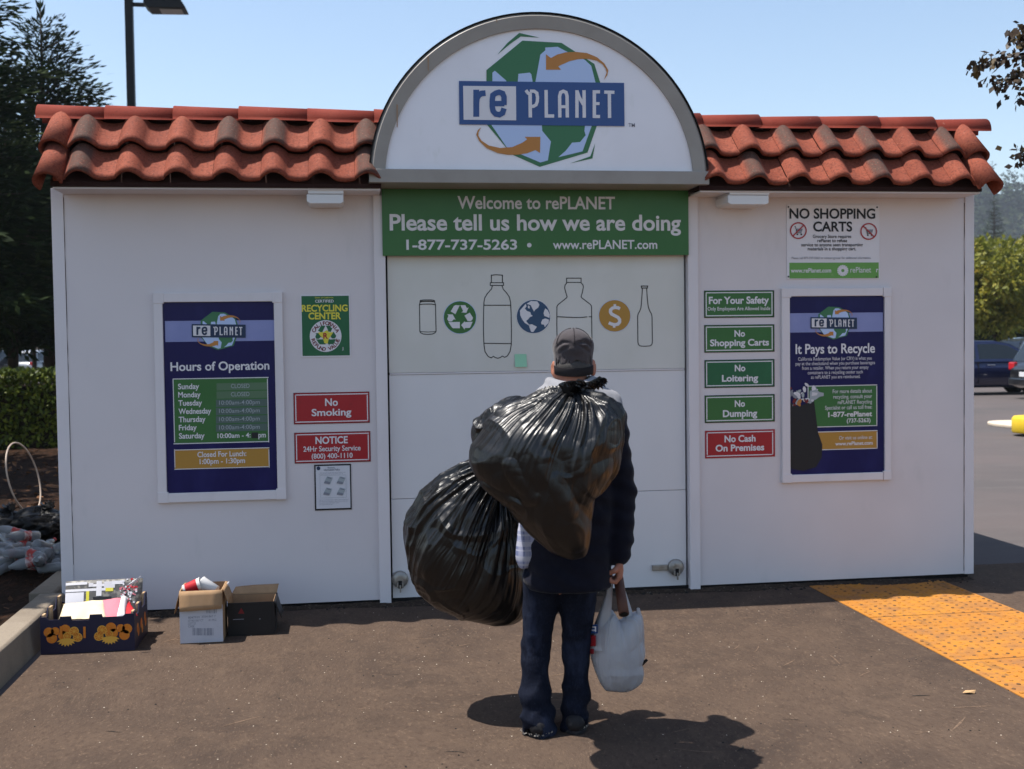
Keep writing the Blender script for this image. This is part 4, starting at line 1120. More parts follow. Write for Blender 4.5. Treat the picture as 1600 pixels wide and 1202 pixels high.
# cap with folded crown
Cx = SDF(*box_of([l(850, 510, -.15), l(940, 600, .25), l(850, 600, .25), l(940, 510, -.15)], .05), .0055)
Cx.cap(hd-HF*.004+np.array([0, 0, -.07]), hd-HF*.006+np.array([0, 0, .02]), .078, .079, 0)
Cx.ell(hd-HF*.010+np.array([0, 0, .042]), (.0805, .089, .070), .012)
Cx.ell(hd+HF*.035+np.array([0, 0, .034]), (.080, .086, .068), .02)
Cx.cap(hd-HF*.090+np.array([0, 0, .050])-HR*.012, hd-HF*.086+np.array([0, 0, .052])+HR*.012, .006, .006, .008)
for sg in (-1, 1):                                     # gathered creases fanning from the back button
    b0 = hd-HF*.097+np.array([0, 0, .052])
    Cx.chain([b0+HR*.014*sg, b0+HR*.045*sg+HF*.02+np.array([0, 0, .004]), b0+HR*.076*sg+HF*.05+np.array([0, 0, -.022])], [.0045, .0065, .004], .006, sub=True)
    Cx.chain([b0+HR*.012*sg-np.array([0, 0, .008]), b0+HR*.04*sg+HF*.012+np.array([0, 0, -.022]), b0+HR*.058*sg+HF*.035+np.array([0, 0, -.035])], [.004, .006, .004], .006, sub=True)
    Cx.chain([b0+HR*.006*sg-np.array([0, 0, .012]), b0+HR*.022*sg-HF*.004+np.array([0, 0, -.034])], [.003, .006], .005, sub=True)
Cx.cap(hd-HF*.02+np.array([0, 0, -.16]), hd+np.array([0, 0, -.002]), .078, .0735, .0, sub=True)
ax = [Cx.lo[i]+np.arange(Cx.n[i])*Cx.h for i in range(3)]; X_ = np.meshgrid(*ax, indexing='ij')
dd = sum((X_[i]-hd[i])*HF[i] for i in range(3)); Cx.D = np.maximum(Cx.D, ((hd[2]-.070+.35*dd)-X_[2])*.9)
Cx.cap(hd+HF*.10+np.array([0, 0, .012]), hd+HF*.135+np.array([0, 0, -.004]), .055, .045, .01, 7.0, (0, .25, 1))
Cx.wrinkle(lambda P: .006*(fbm(P, 22, 3)-.5))
co = link('cap', Cx.mesh('cap', 1), M['cap'], person)
M['capband'] = mat('dark_cap_band', (.016, .014, .016), .85, .2, bumps=[(120, U1, .2, .002)])
mb = MB(); Mb = Matrix.Translation(tuple(hd-HF*.005+np.array([0, 0, -.052]))) @ Matrix.Rotation(-YAW, 4, 'Z') @ Matrix.Rotation(rad(9), 4, 'X')
mb.lathe([(.0775, -.020), (.0795, -.019), (.0806, .0), (.0808, .014), (.0798, .0155), (.0770, .015)], 48, Mb, True, False); mb.obj('cap_band', M['capband'], co)
for an in (-90, -30, -150, 30, 150, 90):                # stitched seams from the button down to the band
    mb = MB(); ca, sa = math.cos(rad(an)), math.sin(rad(an)); pts = []
    for k in range(10):
        t_ = rad(8+k*8.4); cc_ = hd-HF*.010+np.array([0, 0, .042]); pts.append(cc_+HR*(.0815*math.sin(t_)*ca)+HF*(.0900*math.sin(t_)*sa)+np.array([0, 0, .0708*math.cos(t_)]))
    mb.tube(pts, .0016, 5); mb.obj('seam', M['capband'], co)
mb = MB(); mb.lathe([(.004, 0), (.009, .001), (.010, .004), (.006, .008), (.001, .009)], 14, Matrix.Translation(tuple(hd+HF*.0+np.array([0, 0, .104])))); mb.obj('button', M['cap'], co)
Hx = SDF(*box_of([l(855, 560, -.12), l(937, 605, .15), l(855, 605, .15)], .04), .006)
Hx.ell(hd-HF*.012+np.array([0, 0, -.045]), (.0745, .0745, .050), 0); Hx.half(hd+HF*.01, HF); 
Hx.half(hd+np.array([0, 0, -.082]), (0, 0, -1))
link('hair', Hx.mesh('hair', 1), M['hair'], person)

# ------------------------------------------------------------------ rubbish bags
M['bag'] = mat('black_plastic', (.0035, .0034, .0036), .33, .55, bumps=[(14, U1, .10, .010), (42, U1, .12, .005), (130, U1, .06, .002)], pleats=[(6.0, .8, .030)])
M['bagskin'] = mat('black_plastic_stretched', (.0038, .0036, .0037), .36, .60, bumps=[(14, U1, .12, .010), (38, U1, .16, .006), (120, U1, .08, .002)], pleats=[(5.0, .75, .026)])
M['bagold'] = mat('dull_black_plastic', (.003, .003, .003), .45, .25, bumps=[(20, U1, .2, .01)])
def resample(poly, n):
    P = np.array(poly, float); P = np.vstack([P, P[:1]]); s_ = np.r_[0, np.cumsum(np.linalg.norm(np.diff(P, axis=0), axis=1))]
    t = np.linspace(0, s_[-1], n, endpoint=False); return np.stack([np.interp(t, s_, P[:, 0]), np.interp(t, s_, P[:, 1])], -1)
def bag_mesh(name, poly, cen, d, front, back, knot, seed, pleat=(.016, .30), lumps=26, lump=.018, nth=520, nph=220, crease=.006, pf=34):
    """closed bag whose outline in the man's frame follows poly (pixels); d depth of its middle, front/back its half depths; pleats run to knot (px,py,d)"""
    rg = np.random.default_rng(seed)
    c = L(cen[0], cen[1], d)
    Q = np.array([L(p_[0], p_[1], d) for p_ in poly])-c
    X, Z = Q @ HR, Q[:, 2]
    ang = np.arctan2(Z, X); rr = np.hypot(X, Z); o_ = np.argsort(ang); ang, rr = ang[o_], rr[o_]
    ang = np.r_[ang-2*np.pi, ang, ang+2*np.pi]; rr = np.r_[rr, rr, rr]
    th = np.linspace(0, 2*np.pi, nth, endpoint=False); R_ = np.interp(th, np.mod(ang, 1e9) if False else ang, rr) if False else np.interp(np.where(th > np.pi, th-2*np.pi, th), ang, rr)
    ker = np.hanning(9); ker /= ker.sum(); R_ = np.convolve(np.r_[R_[-4:], R_, R_[:4]], ker, 'valid')
    ph = np.linspace(0, np.pi, nph)
    sp, cp = np.sin(ph)**.85, np.cos(ph)
    dep = np.where(cp > 0, front, back)*np.sign(cp)*np.abs(cp)**.9
    TH, SP = np.meshgrid(th, sp, indexing='ij'); _, DP = np.meshgrid(th, dep, indexing='ij')
    RR = np.repeat(R_[:, None], nph, 1)
    P = c+(RR*SP*np.cos(TH))[..., None]*HR+(RR*SP*np.sin(TH))[..., None]*np.array([0, 0, 1.0])-DP[..., None]*HF
    sh = P.shape; P = P.reshape(-1, 3)
    nv = (P-c)/np.array([1, 1, 1.0]); 
    nl = np.stack([(P-c) @ HR/np.mean(R_), (P-c) @ HF/((front+back)/2), (P-c)[:, 2]/np.mean(R_)], -1)
    nv = nl[:, :1]*HR/np.mean(R_)+nl[:, 1:2]*HF/((front+back)/2)+nl[:, 2:]*np.array([0, 0, 1.0])/np.mean(R_)
    nv /= np.linalg.norm(nv, axis=1, keepdims=True)+1e-9
    k_ = L(*knot); axk = c-k_; axk /= np.linalg.norm(axk)
    e1 = np.cross(axk, HF); e1 /= np.linalg.norm(e1); e2 = np.cross(axk, e1)
    v = P-k_; dk = np.linalg.norm(v, axis=1); an = np.arctan2(v @ e1, v @ e2)+.25*(vnoise(P, 5)-.5)
    tabl = rg.random(400)
    def n1(x):
        i = np.floor(x).astype(int); f = x-i; f = f*f*(3-2*f); return tabl[i % 400]*(1-f)+tabl[(i+1) % 400]*f
    u_ = (an+np.pi)/(2*np.pi)
    ridge = 0
    for fq, am in ((pf, 1.0), (pf*2.3, .5), (pf*.5, .8)):
        ridge = ridge+am*(1-np.abs(2*n1(u_*fq+fq*3.1+.6*dk/.3)-1)-.5)
    fall = np.exp(-(dk/pleat[1])**2)*np.clip(dk/.10, 0, 1)
    disp = pleat[0]*ridge*fall
    # bottles and cans pushing out
    idx = rg.integers(0, len(P), lumps*8); F_ = [P[i] for i in idx][:lumps]
    bump = np.zeros(len(P))
    for q in F_:
        r1 = rg.uniform(.035, .075); dv = rg.normal(size=3); dv /= np.linalg.norm(dv)
        w_ = P-q; al = np.clip(w_ @ dv, -.07, .07); ds = np.linalg.norm(w_-al[:, None]*dv, axis=1)
        bump = np.maximum(bump, np.clip(1-(ds/r1)**2, 0, 1)*rg.uniform(.5, 1.0))
    disp += lump*(bump-.3)*(1-.75*fall)
    # slack creases: a few long sharp folds, and broad facets between them
    wv = P+.06*np.stack([vnoise(P, 6, 1.), vnoise(P, 6, 5.), vnoise(P, 6, 9.)], -1)
    r1 = 1-np.abs(2*vnoise(wv, 5.5, seed)-1); r2 = 1-np.abs(2*vnoise(wv, 11., seed+5.)-1)
    disp += crease*(4.0*np.clip(r1-.72, 0, 1)/.28*.8+1.6*np.clip(r2-.75, 0, 1)/.25)
    disp += .020*(fbm(P, 4.2, 2, seed+9.)-.5)
    P = P+nv*disp[:, None]
    if seed >= 0: P[:, 2] = np.maximum(P[:, 2], .02)
    i = np.arange(nth)[:, None]; j = np.arange(nph-1)[None]
    F = np.stack(np.broadcast_arrays(i*nph+j, i*nph+j+1, ((i+1) % nth)*nph+j+1, ((i+1) % nth)*nph+j), -1).reshape(-1, 4)
    me = np_mesh(name, P, F[:, ::-1], True, np.clip(1.15*np.exp(-(dk/(pleat[1]*1.1))**2)+.02, 0, 1)*np.clip(dk/.05, .2, 1))
    pa = me.attributes.new('pl', 'FLOAT_VECTOR', 'POINT')
    pl = np.stack([np.cos(an)*1.6, np.sin(an)*1.6, dk*.9], -1)+.10*np.stack([vnoise(P, 6), vnoise(P, 6, 4.), vnoise(P, 6, 8.)], -1)
    pa.data.foreach_set('vector', pl.astype(np.float32).ravel())
    return me
def crumple_tube(mb, pts, rs, seed, n=14, amp=.35, sub=5):
    pts = [np.array(p_, float) for p_ in pts]; P, R_ = [], []
    for k in range(len(pts)-1):
        for t in np.linspace(0, 1, sub, endpoint=False): P.append(pts[k]*(1-t)+pts[k+1]*t); R_.append(rs[k]*(1-t)+rs[k+1]*t)
    P.append(pts[-1]); R_.append(rs[-1]); rg = random.Random(seed)
    rings = []
    for i, p_ in enumerate(P):
        t = P[min(i+1, len(P)-1)]-P[max(i-1, 0)]; t /= np.linalg.norm(t)
        a_ = np.cross(t, HF+np.array([.01, .02, .03])); a_ /= np.linalg.norm(a_); b_ = np.cross(t, a_)
        rings.append([mb.b.verts.new(tuple(p_+(a_*math.cos(2*math.pi*k/n+i*.35)+b_*math.sin(2*math.pi*k/n+i*.35))*R_[i]*(1+amp*(1 if k % 2 else -1)*rg.uniform(.4, 1)))) for k in range(n)])
    for a_, b_ in zip(rings, rings[1:]):
        for k in range(n): mb.b.faces.new((a_[k], a_[(k+1) % n], b_[(k+1) % n], b_[k]))
    mb.b.faces.new(rings[0][::-1]); mb.b.faces.new(rings[-1])

up_poly = [(905, 609), (921, 617), (937, 623), (950, 629), (964, 637), (973, 648), (971, 675), (964, 700), (958, 735), (945, 758), (928, 778), (921, 810), (919, 845), (914, 868), (895, 874), (864, 866), (838, 847), (809, 815), (792, 790), (772, 776), (752, 758), (740, 738), (734, 715), (736, 695), (746, 683), (758, 668), (775, 652), (795, 638), (815, 628), (835, 617), (860, 606), (885, 604)]
ub = thing('rubbish_bag', L(860, 860, -.33), 'big shiny black rubbish bag full of bottles slung across the man\'s back', 'rubbish bag')
link('bag', bag_mesh('bag', up_poly, (856, 722), -.30, .20, .17, (898, 604, -.33), 21, pleat=(.024, .27), lumps=26, lump=.018, crease=.0034, pf=46), M['bagskin'], ub)
mb = MB(); crumple_tube(mb, [L(884, 612, -.40), L(897, 604, -.36), L(912, 607, -.30), L(926, 603, -.26), L(938, 599, -.24), L(946, 596, -.22)], [.030, .016, .013, .016, .020, .010], 3, 14, .5)
crumple_tube(mb, [L(897, 606, -.38), L(905, 598, -.36), L(912, 602, -.33), L(906, 610, -.35)], [.010, .012, .012, .009], 5, 10, .5)
mb.obj('knot', M['bag'], ub)
low_poly = [(758, 722), (772, 738), (790, 765), (804, 790), (814, 830), (822, 880), (826, 935), (818, 962), (798, 974), (770, 974), (740, 968), (712, 958), (690, 945), (665, 928), (645, 900), (635, 868), (631, 845), (636, 815), (648, 792), (664, 768), (684, 748), (708, 732), (735, 722)]
lb = thing('rubbish_bag', L(735, 975, .31), 'big black rubbish bag with long pleats hanging low at the man\'s left side', 'rubbish bag')
def shift_d(poly, d): return poly
link('bag', bag_mesh('bag', low_poly, (732, 850), .31, .23, .22, (790, 716, .22), 5, pleat=(.034, .46), lumps=8, lump=.010, crease=.0030, pf=46), M['bag'], lb)
mb = MB(); crumple_tube(mb, [L(765, 752, .24), L(786, 722, .22), L(800, 690, .18), L(812, 655, .14), L(822, 640, .12)], [.085, .040, .026, .022, .022], 9, 18, .35)
mb.obj('twisted_neck', M['bag'], lb)
tb_poly = [(752, 655), (772, 637), (800, 625), (822, 626), (830, 650), (815, 690), (790, 715), (755, 715), (742, 700), (740, 682)]
tb = thing('rubbish_bag', L(790, 712, -.06), 'small black bag behind the big one, its shiny top edge at the man\'s left shoulder', 'rubbish bag')
link('bag', bag_mesh('bag', tb_poly, (788, 670), -.13, .09, .09, (822, 632, -.06), 33, pleat=(.010, .15), lumps=10, lump=.010, nth=260, nph=120), M['bag'], tb)

# ------------------------------------------------------------------ white carrier bag, rod
M['carrier'] = mat('white_plastic_bag', (.56, .56, .58), .42, .4, transl=.38, layers=[(6, (1, 1, .4), .45, .7, (.44, .44, .47), .7)], bumps=[(16, (1.8, 1.8, .25), .40, .012), (40, (1, 1, .6), .20, .005)])
wd_ = .06
cb = thing('carrier_bag', L(968, 1080, wd_), 'white plastic carrier bag hanging from the man\'s right hand', 'carrier bag')
c_poly = [(955, 955), (968, 975), (985, 962), (993, 958), (1001, 962), (1003, 1000), (1005, 1040), (1004, 1068), (990, 1078), (965, 1081), (946, 1079), (935, 1058), (928, 1035), (926, 1010), (928, 985), (940, 962)]
link('sack', bag_mesh('sack', c_poly, (967, 1022), wd_, .075, .075, (962, 905, wd_), 52, pleat=(.011, .36), lumps=5, lump=.006, nth=320, nph=140, crease=.0012, pf=20), M['carrier'], cb)
def strap(pts, wds, ydir=None):
    mb = MB(); prev = None
    for p_, w_ in zip(pts, wds):
        a_ = np.array(p_)-HR*w_/2; b_ = np.array(p_)+HR*w_/2; m_ = np.array(p_)-HF*w_*.22
        cur = [mb.b.verts.new(tuple(a_)), mb.b.verts.new(tuple(m_-HR*w_*.2)), mb.b.verts.new(tuple(m_+HR*w_*.2)), mb.b.verts.new(tuple(b_)), mb.b.verts.new(tuple(np.array(p_)+HF*w_*.12))]
        if prev:
            for k in range(5): f = mb.b.faces.new((prev[k], prev[(k+1) % 5], cur[(k+1) % 5], cur[k])); f.smooth = True
        prev = cur
    return mb
strap([L(955, 896, wd_-.03), L(954, 908, wd_-.03), L(951, 930, wd_-.03), L(946, 955, wd_-.03), L(941, 985, wd_-.03), L(938, 1015, wd_-.04)], [.012, .022, .030, .050, .085, .09]).obj('handle', M['carrier'], cb)
strap([L(966, 896, wd_+.02), L(970, 910, wd_+.02), L(977, 935, wd_+.01), L(983, 960, wd_), L(987, 985, wd_-.01), L(985, 1015, wd_-.03)], [.012, .016, .022, .034, .060, .08]).obj('handle', M['carrier'], cb)
strap([L(997, 950, wd_), L(998, 965, wd_), L(997, 985, wd_), L(994, 1010, wd_)], [.012, .030, .050, .07]).obj('torn_handle', M['carrier'], cb)
# print on its left side
mb = MB()
M['cprint_b'] = mat('bag_print_blue', (.02, .06, .20), .4, .4); M['cprint_r'] = mat('bag_print_red', (.30, .015, .02), .4, .4)
def on_bag(px0, py0, px1, py1, key, name, d0, d1):
    V = []; nn = 5
    for i in range(nn+1):
        for j in range(nn+1):
            t = i/nn; V.append(L(px0+(px1-px0)*t, py0+(py1-py0)*j/nn, d0+(d1-d0)*t))
    F = [(i*(nn+1)+j, (i+1)*(nn+1)+j, (i+1)*(nn+1)+j+1, i*(nn+1)+j+1) for i in range(nn) for j in range(nn)]
    link(name, np_mesh(name, V, F), M[key], cb)
on_bag(921, 976, 934, 990, 'cprint_b', 'blue_print', .02, -.030); on_bag(922, 993, 931, 1010, 'cprint_r', 'red_print', .02, -.028)
on_bag(924.5, 979, 931.5, 981, 'white', 'white_letter', .005, -.033); on_bag(924.5, 984, 931.5, 986, 'white', 'white_letter', .005, -.033); on_bag(929.5, 979, 931.5, 987.5, 'white', 'white_letter', -.028, -.035)
on_bag(922, 1014, 928, 1022, 'cprint_r', 'red_print', .02, -.015)
M['rod'] = mat('brown_rod', (.10, .042, .028), .6, .35, layers=[(20, (1, 1, .2), .45, .7, (.06, .025, .018), .7)], bumps=[(30, (1, 1, .2), .2, .003)])
mb = MB(); a_, b_ = L(966, 903, .05), L(975, 960, -.075); mb.tube([a_, b_], .021, 20); rd = link('round_rod', mb.mesh('round_rod'), M['rod'], None, b_)
tag(rd, 'short brown round rod held against the white carrier bag', 'rod')
dirn = (b_-a_)/np.linalg.norm(b_-a_); mb = MB(); mb.tube([b_+dirn*.0005, b_+dirn*.002], .016, 18); mb.obj('hollow_end', M['gap'], rd)
mb = MB(); mb.tube([L(1011, 1031, .05), L(990, 1050, .06), L(965, 1062, .07)], [.006, .007, .007], 8)
o = link('stick', mb.mesh('stick'), M['gap'], None, L(990, 1050, .06)); tag(o, 'thin dark stick poking out beside the white carrier bag', 'stick')
# ------------------------------------------------------------------ boxes by the wall
M['navycard'] = mat('printed_navy_card', (.012, .010, .032), .5, .4, layers=[(30, U1, .6, .75, (.03, .025, .06), .6)])
M['card'] = mat('brown_card', (.36, .225, .125), .85, .2, layers=[(12, (1, 1, .3), .45, .7, (.28, .17, .09), .6)], bumps=[(30, U1, .15, .004)])
M['cardedge'] = mat('card_edge', (.50, .34, .20), .85, .2, layers=[(120, U1, .5, .6, (.30, .18, .09), .7)])
M['whitecard'] = mat('white_card', (.48, .48, .52), .7, .3, layers=[(8, U1, .5, .75, (.40, .39, .42), .5)])
M['blackcard'] = mat('black_card', (.010, .009, .010), .5, .35)
M['orangefruit'] = mat('printed_fruit', (.60, .17, .012), .5, .4, layers=[(60, U1, .5, .7, (.70, .32, .03), .6)])
M['fruitlight'] = mat('printed_fruit_flesh', (.72, .38, .05), .5, .4)
M['cream'] = mat('cream_paper', (.62, .52, .36), .7, .3, layers=[(10, U1, .5, .7, (.66, .58, .48), .6)])
M['pink'] = mat('pink_paper', (.60, .16, .20), .7, .3)
M['redpaper'] = mat('red_paper', (.42, .012, .02), .6, .3)
M['photo'] = mat('printed_flyer', (.10, .095, .09), .5, .4, layers=[(35, U1, .5, .6, (.35, .32, .27), .6)])

def open_box(mb, x0, x1, y0, y1, z0, z1, t):
    mb.box(x0, x1, y0, y0+t, z0, z1); mb.box(x0, x1, y1-t, y1, z0, z1)
    mb.box(x0, x0+t, y0+t, y1-t, z0, z1); mb.box(x1-t, x1, y0+t, y1-t, z0, z1); mb.box(x0+t, x1-t, y0+t, y1-t, z0, z0+t)

c0 = G(66, 1022); CX0, CX1, CY0 = -2.80, -2.325, -.82
CY1 = CY0+.40; CH = .185
crate = thing('fruit_crate', ((CX0+CX1)/2, (CY0+CY1)/2, 0), 'dark navy cardboard fruit crate printed with oranges, beside the kerb', 'crate')
mb = MB()
dip = .035
mb.prism([(CX0, .002), (CX1, .002), (CX1, CH+.012), (CX1-.045, CH+.012), (CX1-.06, CH), (CX1-.16, CH), (CX1-.165, CH+.016), (CX1-.225, CH+.016), (CX1-.23, CH-.012), (CX0+.16, CH-.012), (CX0+.155, CH+.012), (CX0+.10, CH+.012), (CX0+.095, CH-.004), (CX0+.045, CH-.004), (CX0+.03, CH+.012), (CX0, CH+.012)], 'y', CY0, CY0+.006)
mb.prism([(CX0, .002), (CX1, .002), (CX1, CH+.012), (CX1-.06, CH), (CX0+.06, CH), (CX0, CH+.012)], 'y', CY1-.006, CY1)
for xa in (CX0, CX1-.006):
    mb.prism([(CY0+.0065, .002), (CY1-.0065, .002), (CY1-.0065, CH+.045), (CY1-.06, CH+.045), (CY1-.09, CH-.01), (CY1-.17, CH-.01), (CY1-.19, CH+.03), (CY1-.25, CH+.03), (CY1-.27, CH-.01), (CY0+.06, CH-.01), (CY0+.04, CH+.02), (CY0+.0065, CH+.02)], 'x', xa, xa+.006)
mb.box(CX0+.006, CX1-.006, CY0+.006, CY1-.006, .003, .010)
body = mb.obj('tray', M['navycard'], crate)
mb = MB()
for xa in (CX0+.0065, CX1-.018):
    for ya, zz in ((CY1-.058, CH+.047), (CY1-.25, CH+.032), (CY0+.008, CH+.022)): mb.box(xa, xa+.0115, ya, ya+.05, .012, zz)
mb.box(CX0+.0065, CX1-.0065, CY0+.0062, CY0+.0085, .012, CH-.015); mb.box(CX0+.02, CX1-.02, CY1-.0088, CY1-.0062, .012, CH-.004)
mb.obj('card_lining', M['cardedge'], crate)
# printed oranges on the front and the right end
def fruit_print(name, fpt, scale, lists):
    b_ = bmesh.new()
    def disc(u, v, r_, mi, lay, n=18, sq=1.0):
        f = b_.faces.new([b_.verts.new(fpt(u+r_*math.cos(2*math.pi*k/n), v+r_*sq*math.sin(2*math.pi*k/n), lay)) for k in range(n)]); f.material_index = mi
    for u, v, r_, kind in lists:
        if kind == 'o': disc(u, v, r_, 0, 1)
        elif kind == 's':
            disc(u, v, r_, 1, 2)
            for k in range(8):
                a_ = k*math.pi/4
                f = b_.faces.new([b_.verts.new(fpt(u+q[0]*math.cos(a_)-q[1]*math.sin(a_), v+q[0]*math.sin(a_)+q[1]*math.cos(a_), 3)) for q in ((r_*.15, 0), (r_*.82, -r_*.26), (r_*.82, r_*.26))]); f.material_index = 0
        elif kind == 'p':
            for k in range(8):
                a_ = rad(200+k*140/7)
                f = b_.faces.new([b_.verts.new(fpt(u+q[0]*math.cos(a_)-q[1]*math.sin(a_), v+q[0]*math.sin(a_)*.8+q[1]*math.cos(a_)*.8, 3+k*.1)) for q in ((0, -r_*.1), (r_*.7, -r_*.2), (r_*1.15, 0), (r_*.7, r_*.2), (0, r_*.1))]); f.material_index = 1
        elif kind == 'b':
            f = b_.faces.new([b_.verts.new(fpt(*q, 4)) for q in ((u-.006, v-.03), (u+.006, v-.03), (u+.006, v+.03), (u-.006, v+.03))]); f.material_index = 0
    me = bpy.data.meshes.new(name); b_.to_mesh(me); b_.free()
    link(name, me, [M['orangefruit'], M['fruitlight']], crate)
FL = []
for cxf, sg in ((.135, 1), (.345, -1)):
    for du, dv, r_, k in ((-.092, .118, .026, 'o'), (-.060, .122, .022, 'o'), (-.078, .086, .027, 'o'), (-.010, .128, .027, 'o'), (-.022, .098, .024, 'o'), (.035, .118, .024, 's'), (.052, .085, .024, 's'), (.0, .095, .020, 's'), (-.004, .080, .046, 'p')):
        FL.append((cxf+sg*du, dv, r_, k))
FL += [(.105, .118, 0, 'b'), (.222, .110, 0, 'b'), (.345, .118, 0, 'b')]
fruit_print('fruit_print', lambda u, v, q: (CX0+u, CY0-.0008*q, v), 1, FL)
fruit_print('fruit_print', lambda u, v, q: (CX1+.0008*q, CY0+u, v), 1, [(.09, .10, .026, 'o'), (.11, .075, .024, 'o'), (.20, .10, .028, 'o'), (.22, .065, .024, 's'), (.31, .11, .026, 'o'), (.33, .075, .024, 'o')])

# flattened flyer board leaning in the crate
bz = thing('flyer_board', (-2.58, -.50, .02), 'dark printed board of flyers standing in the back of the fruit crate', 'board')
def tilt_panel(name, p00, p10, p11, p01, m, par, th=.004, n=6, curl=0.0):
    V = []; P = [np.array(q, float) for q in (p00, p10, p11, p01)]
    nv = np.cross(P[1]-P[0], P[3]-P[0]); nv /= np.linalg.norm(nv)
    for s_ in (0, 1):
        for i in range(n+1):
            for j in range(n+1):
                u_, v_ = i/n, j/n
                q = (P[0]*(1-u_)+P[1]*u_)*(1-v_)+(P[3]*(1-u_)+P[2]*u_)*v_
                V.append(q+nv*(-th*s_+curl*math.sin(u_*math.pi*1.5)*v_+curl*.5*math.sin(v_*3)))
    N1 = (n+1)**2; F = []
    for i in range(n):
        for j in range(n):
            a_ = i*(n+1)+j; F += [(a_, a_+n+1, a_+n+2, a_+1), (N1+a_, N1+a_+1, N1+a_+n+2, N1+a_+n+1)]
    for k in range(n):
        for a_, b_ in ((k, k+1), (n*(n+1)+k+1, n*(n+1)+k), ((k+1)*(n+1), k*(n+1)), (k*(n+1)+n, (k+1)*(n+1)+n)):
            F.append((a_, b_, N1+b_, N1+a_))
    return link(name, np_mesh(name, V, F, False), m, par)
Q = lambda px, py, d: tuple(W(px, py, d))
yb_ = -.52
P00, P10, P11, P01 = Q(101, 975, yb_), Q(220, 972, yb_+.02), Q(223, 903, yb_+.10), Q(103, 909, yb_+.10)
tilt_panel('board', P00, P10, P11, P01, M['photo'], bz, .006, 8, .006)
def bil(u, v, off):
    a_, b_, c, d = map(np.array, (P00, P10, P11, P01)); q = (a_*(1-u)+b_*u)*(1-v)+(d*(1-u)+c*u)*v
    nv = np.cross(b_-a_, d-a_); nv /= np.linalg.norm(nv); return tuple(q+nv*(off+.006*math.sin(u*math.pi*1.5)*v+.003*math.sin(v*3)))
mb = MB(); mats_ = [M['white'], M['offwhite'], M['yellow'], M['black'], M['pink'], M['redpaper']]
def patch(u0, v0, u1, v1, mi, off=.0015):
    mb.mi = mi
    for i in range(4):
        a_, b_ = u0+(u1-u0)*i/4, u0+(u1-u0)*(i+1)/4
        mb.face([bil(a_, v0, off), bil(b_, v0, off), bil(b_, v1, off), bil(a_, v1, off)])
for q in ((.0, .44, .24, .72, 0), (.0, .74, .60, .80, 0), (.27, .40, .31, .74, 2), (.30, .84, .36, .93, 1), (.40, .62, .47, .97, 0), (.36, .84, .50, .90, 0), (.50, .80, .64, .95, 1), (.52, .72, .62, .80, 2), (.36, .45, .60, .60, 3), (.60, .88, .76, .96, 0), (.0, .90, .28, .96, 0)): patch(*q)
rg = random.Random(12)
for k in range(60):
    u, v = rg.uniform(.70, .93), rg.uniform(.38, .97); s_ = rg.uniform(.012, .03); patch(u, v, u+s_, v+s_*1.6, rg.choice([0, 1, 4, 4, 5, 0]), .0018+.00004*k)
mesh_ = mb.mesh('printed_flyers'); link('printed_flyers', mesh_, mats_, bz)
# torn paper corner at the top right of the board
tilt_panel('torn_corner', Q(196, 916, yb_+.06), Q(212, 912, yb_+.06), Q(220, 900, yb_+.06), Q(212, 905, yb_+.06), M['white'], bz, .001, 3, .004)
# cream and pink packet lying on the crate
pk = thing('paper_packet', (-2.58, -.66, .15), 'cream and pink crumpled paper packet lying on top of the fruit crate', 'packet')
def packet(name, px_a, px_b, m, x_bulge=.03, seed=1, yA=-.76, yB=-.56):
    n = 16; V = []; rg = random.Random(seed)
    a0, b0 = W(px_a[0], px_a[1], yA), W(px_b[0], px_b[1], yA); a1, b1 = W(px_a[2], px_a[3], yB), W(px_b[2], px_b[3], yB)
    for s_ in (0, 1):
        for i in range(n+1):
            for j in range(n+1):
                u_, v_ = i/n, j/n
                q = (a0*(1-u_)+b0*u_)*(1-v_)+(a1*(1-u_)+b1*u_)*v_
                e = math.sin(math.pi*u_)**.5*math.sin(math.pi*v_)**.5 if 0 < i < n and 0 < j < n else 0
                q = q+np.array([0, 0, (x_bulge*e+.010*(vnoise(np.array([q]), 24, seed)[0]-.5)) if s_ == 0 else -.055*e])
                V.append(q)
    N1 = (n+1)**2; F = []
    for i in range(n):
        for j in range(n):
            a_ = i*(n+1)+j; F += [(a_, a_+n+1, a_+n+2, a_+1), (N1+a_, N1+a_+1, N1+a_+n+2, N1+a_+n+1)]
    for k in range(n):
        for a_, b_ in ((k, k+1), (n*(n+1)+k+1, n*(n+1)+k), ((k+1)*(n+1), k*(n+1)), (k*(n+1)+n, (k+1)*(n+1)+n)): F.append((a_, b_, N1+b_, N1+a_))
    return link(name, np_mesh(name, V, F, True), m, pk)
packet('cream_part', (92, 968, 100, 944), (166, 966, 162, 938), M['cream'], .018, 1)
packet('pink_part', (163, 966.5, 160, 938), (186, 964, 190, 934), M['pink'], .016, 2)
packet('red_end', (184, 966, 188, 940), (215, 962, 200, 938), M['redpaper'], .012, 3)
packet('white_fold', (182, 966, 190, 932), (195, 962, 200, 934), M['white'], .030, 4)

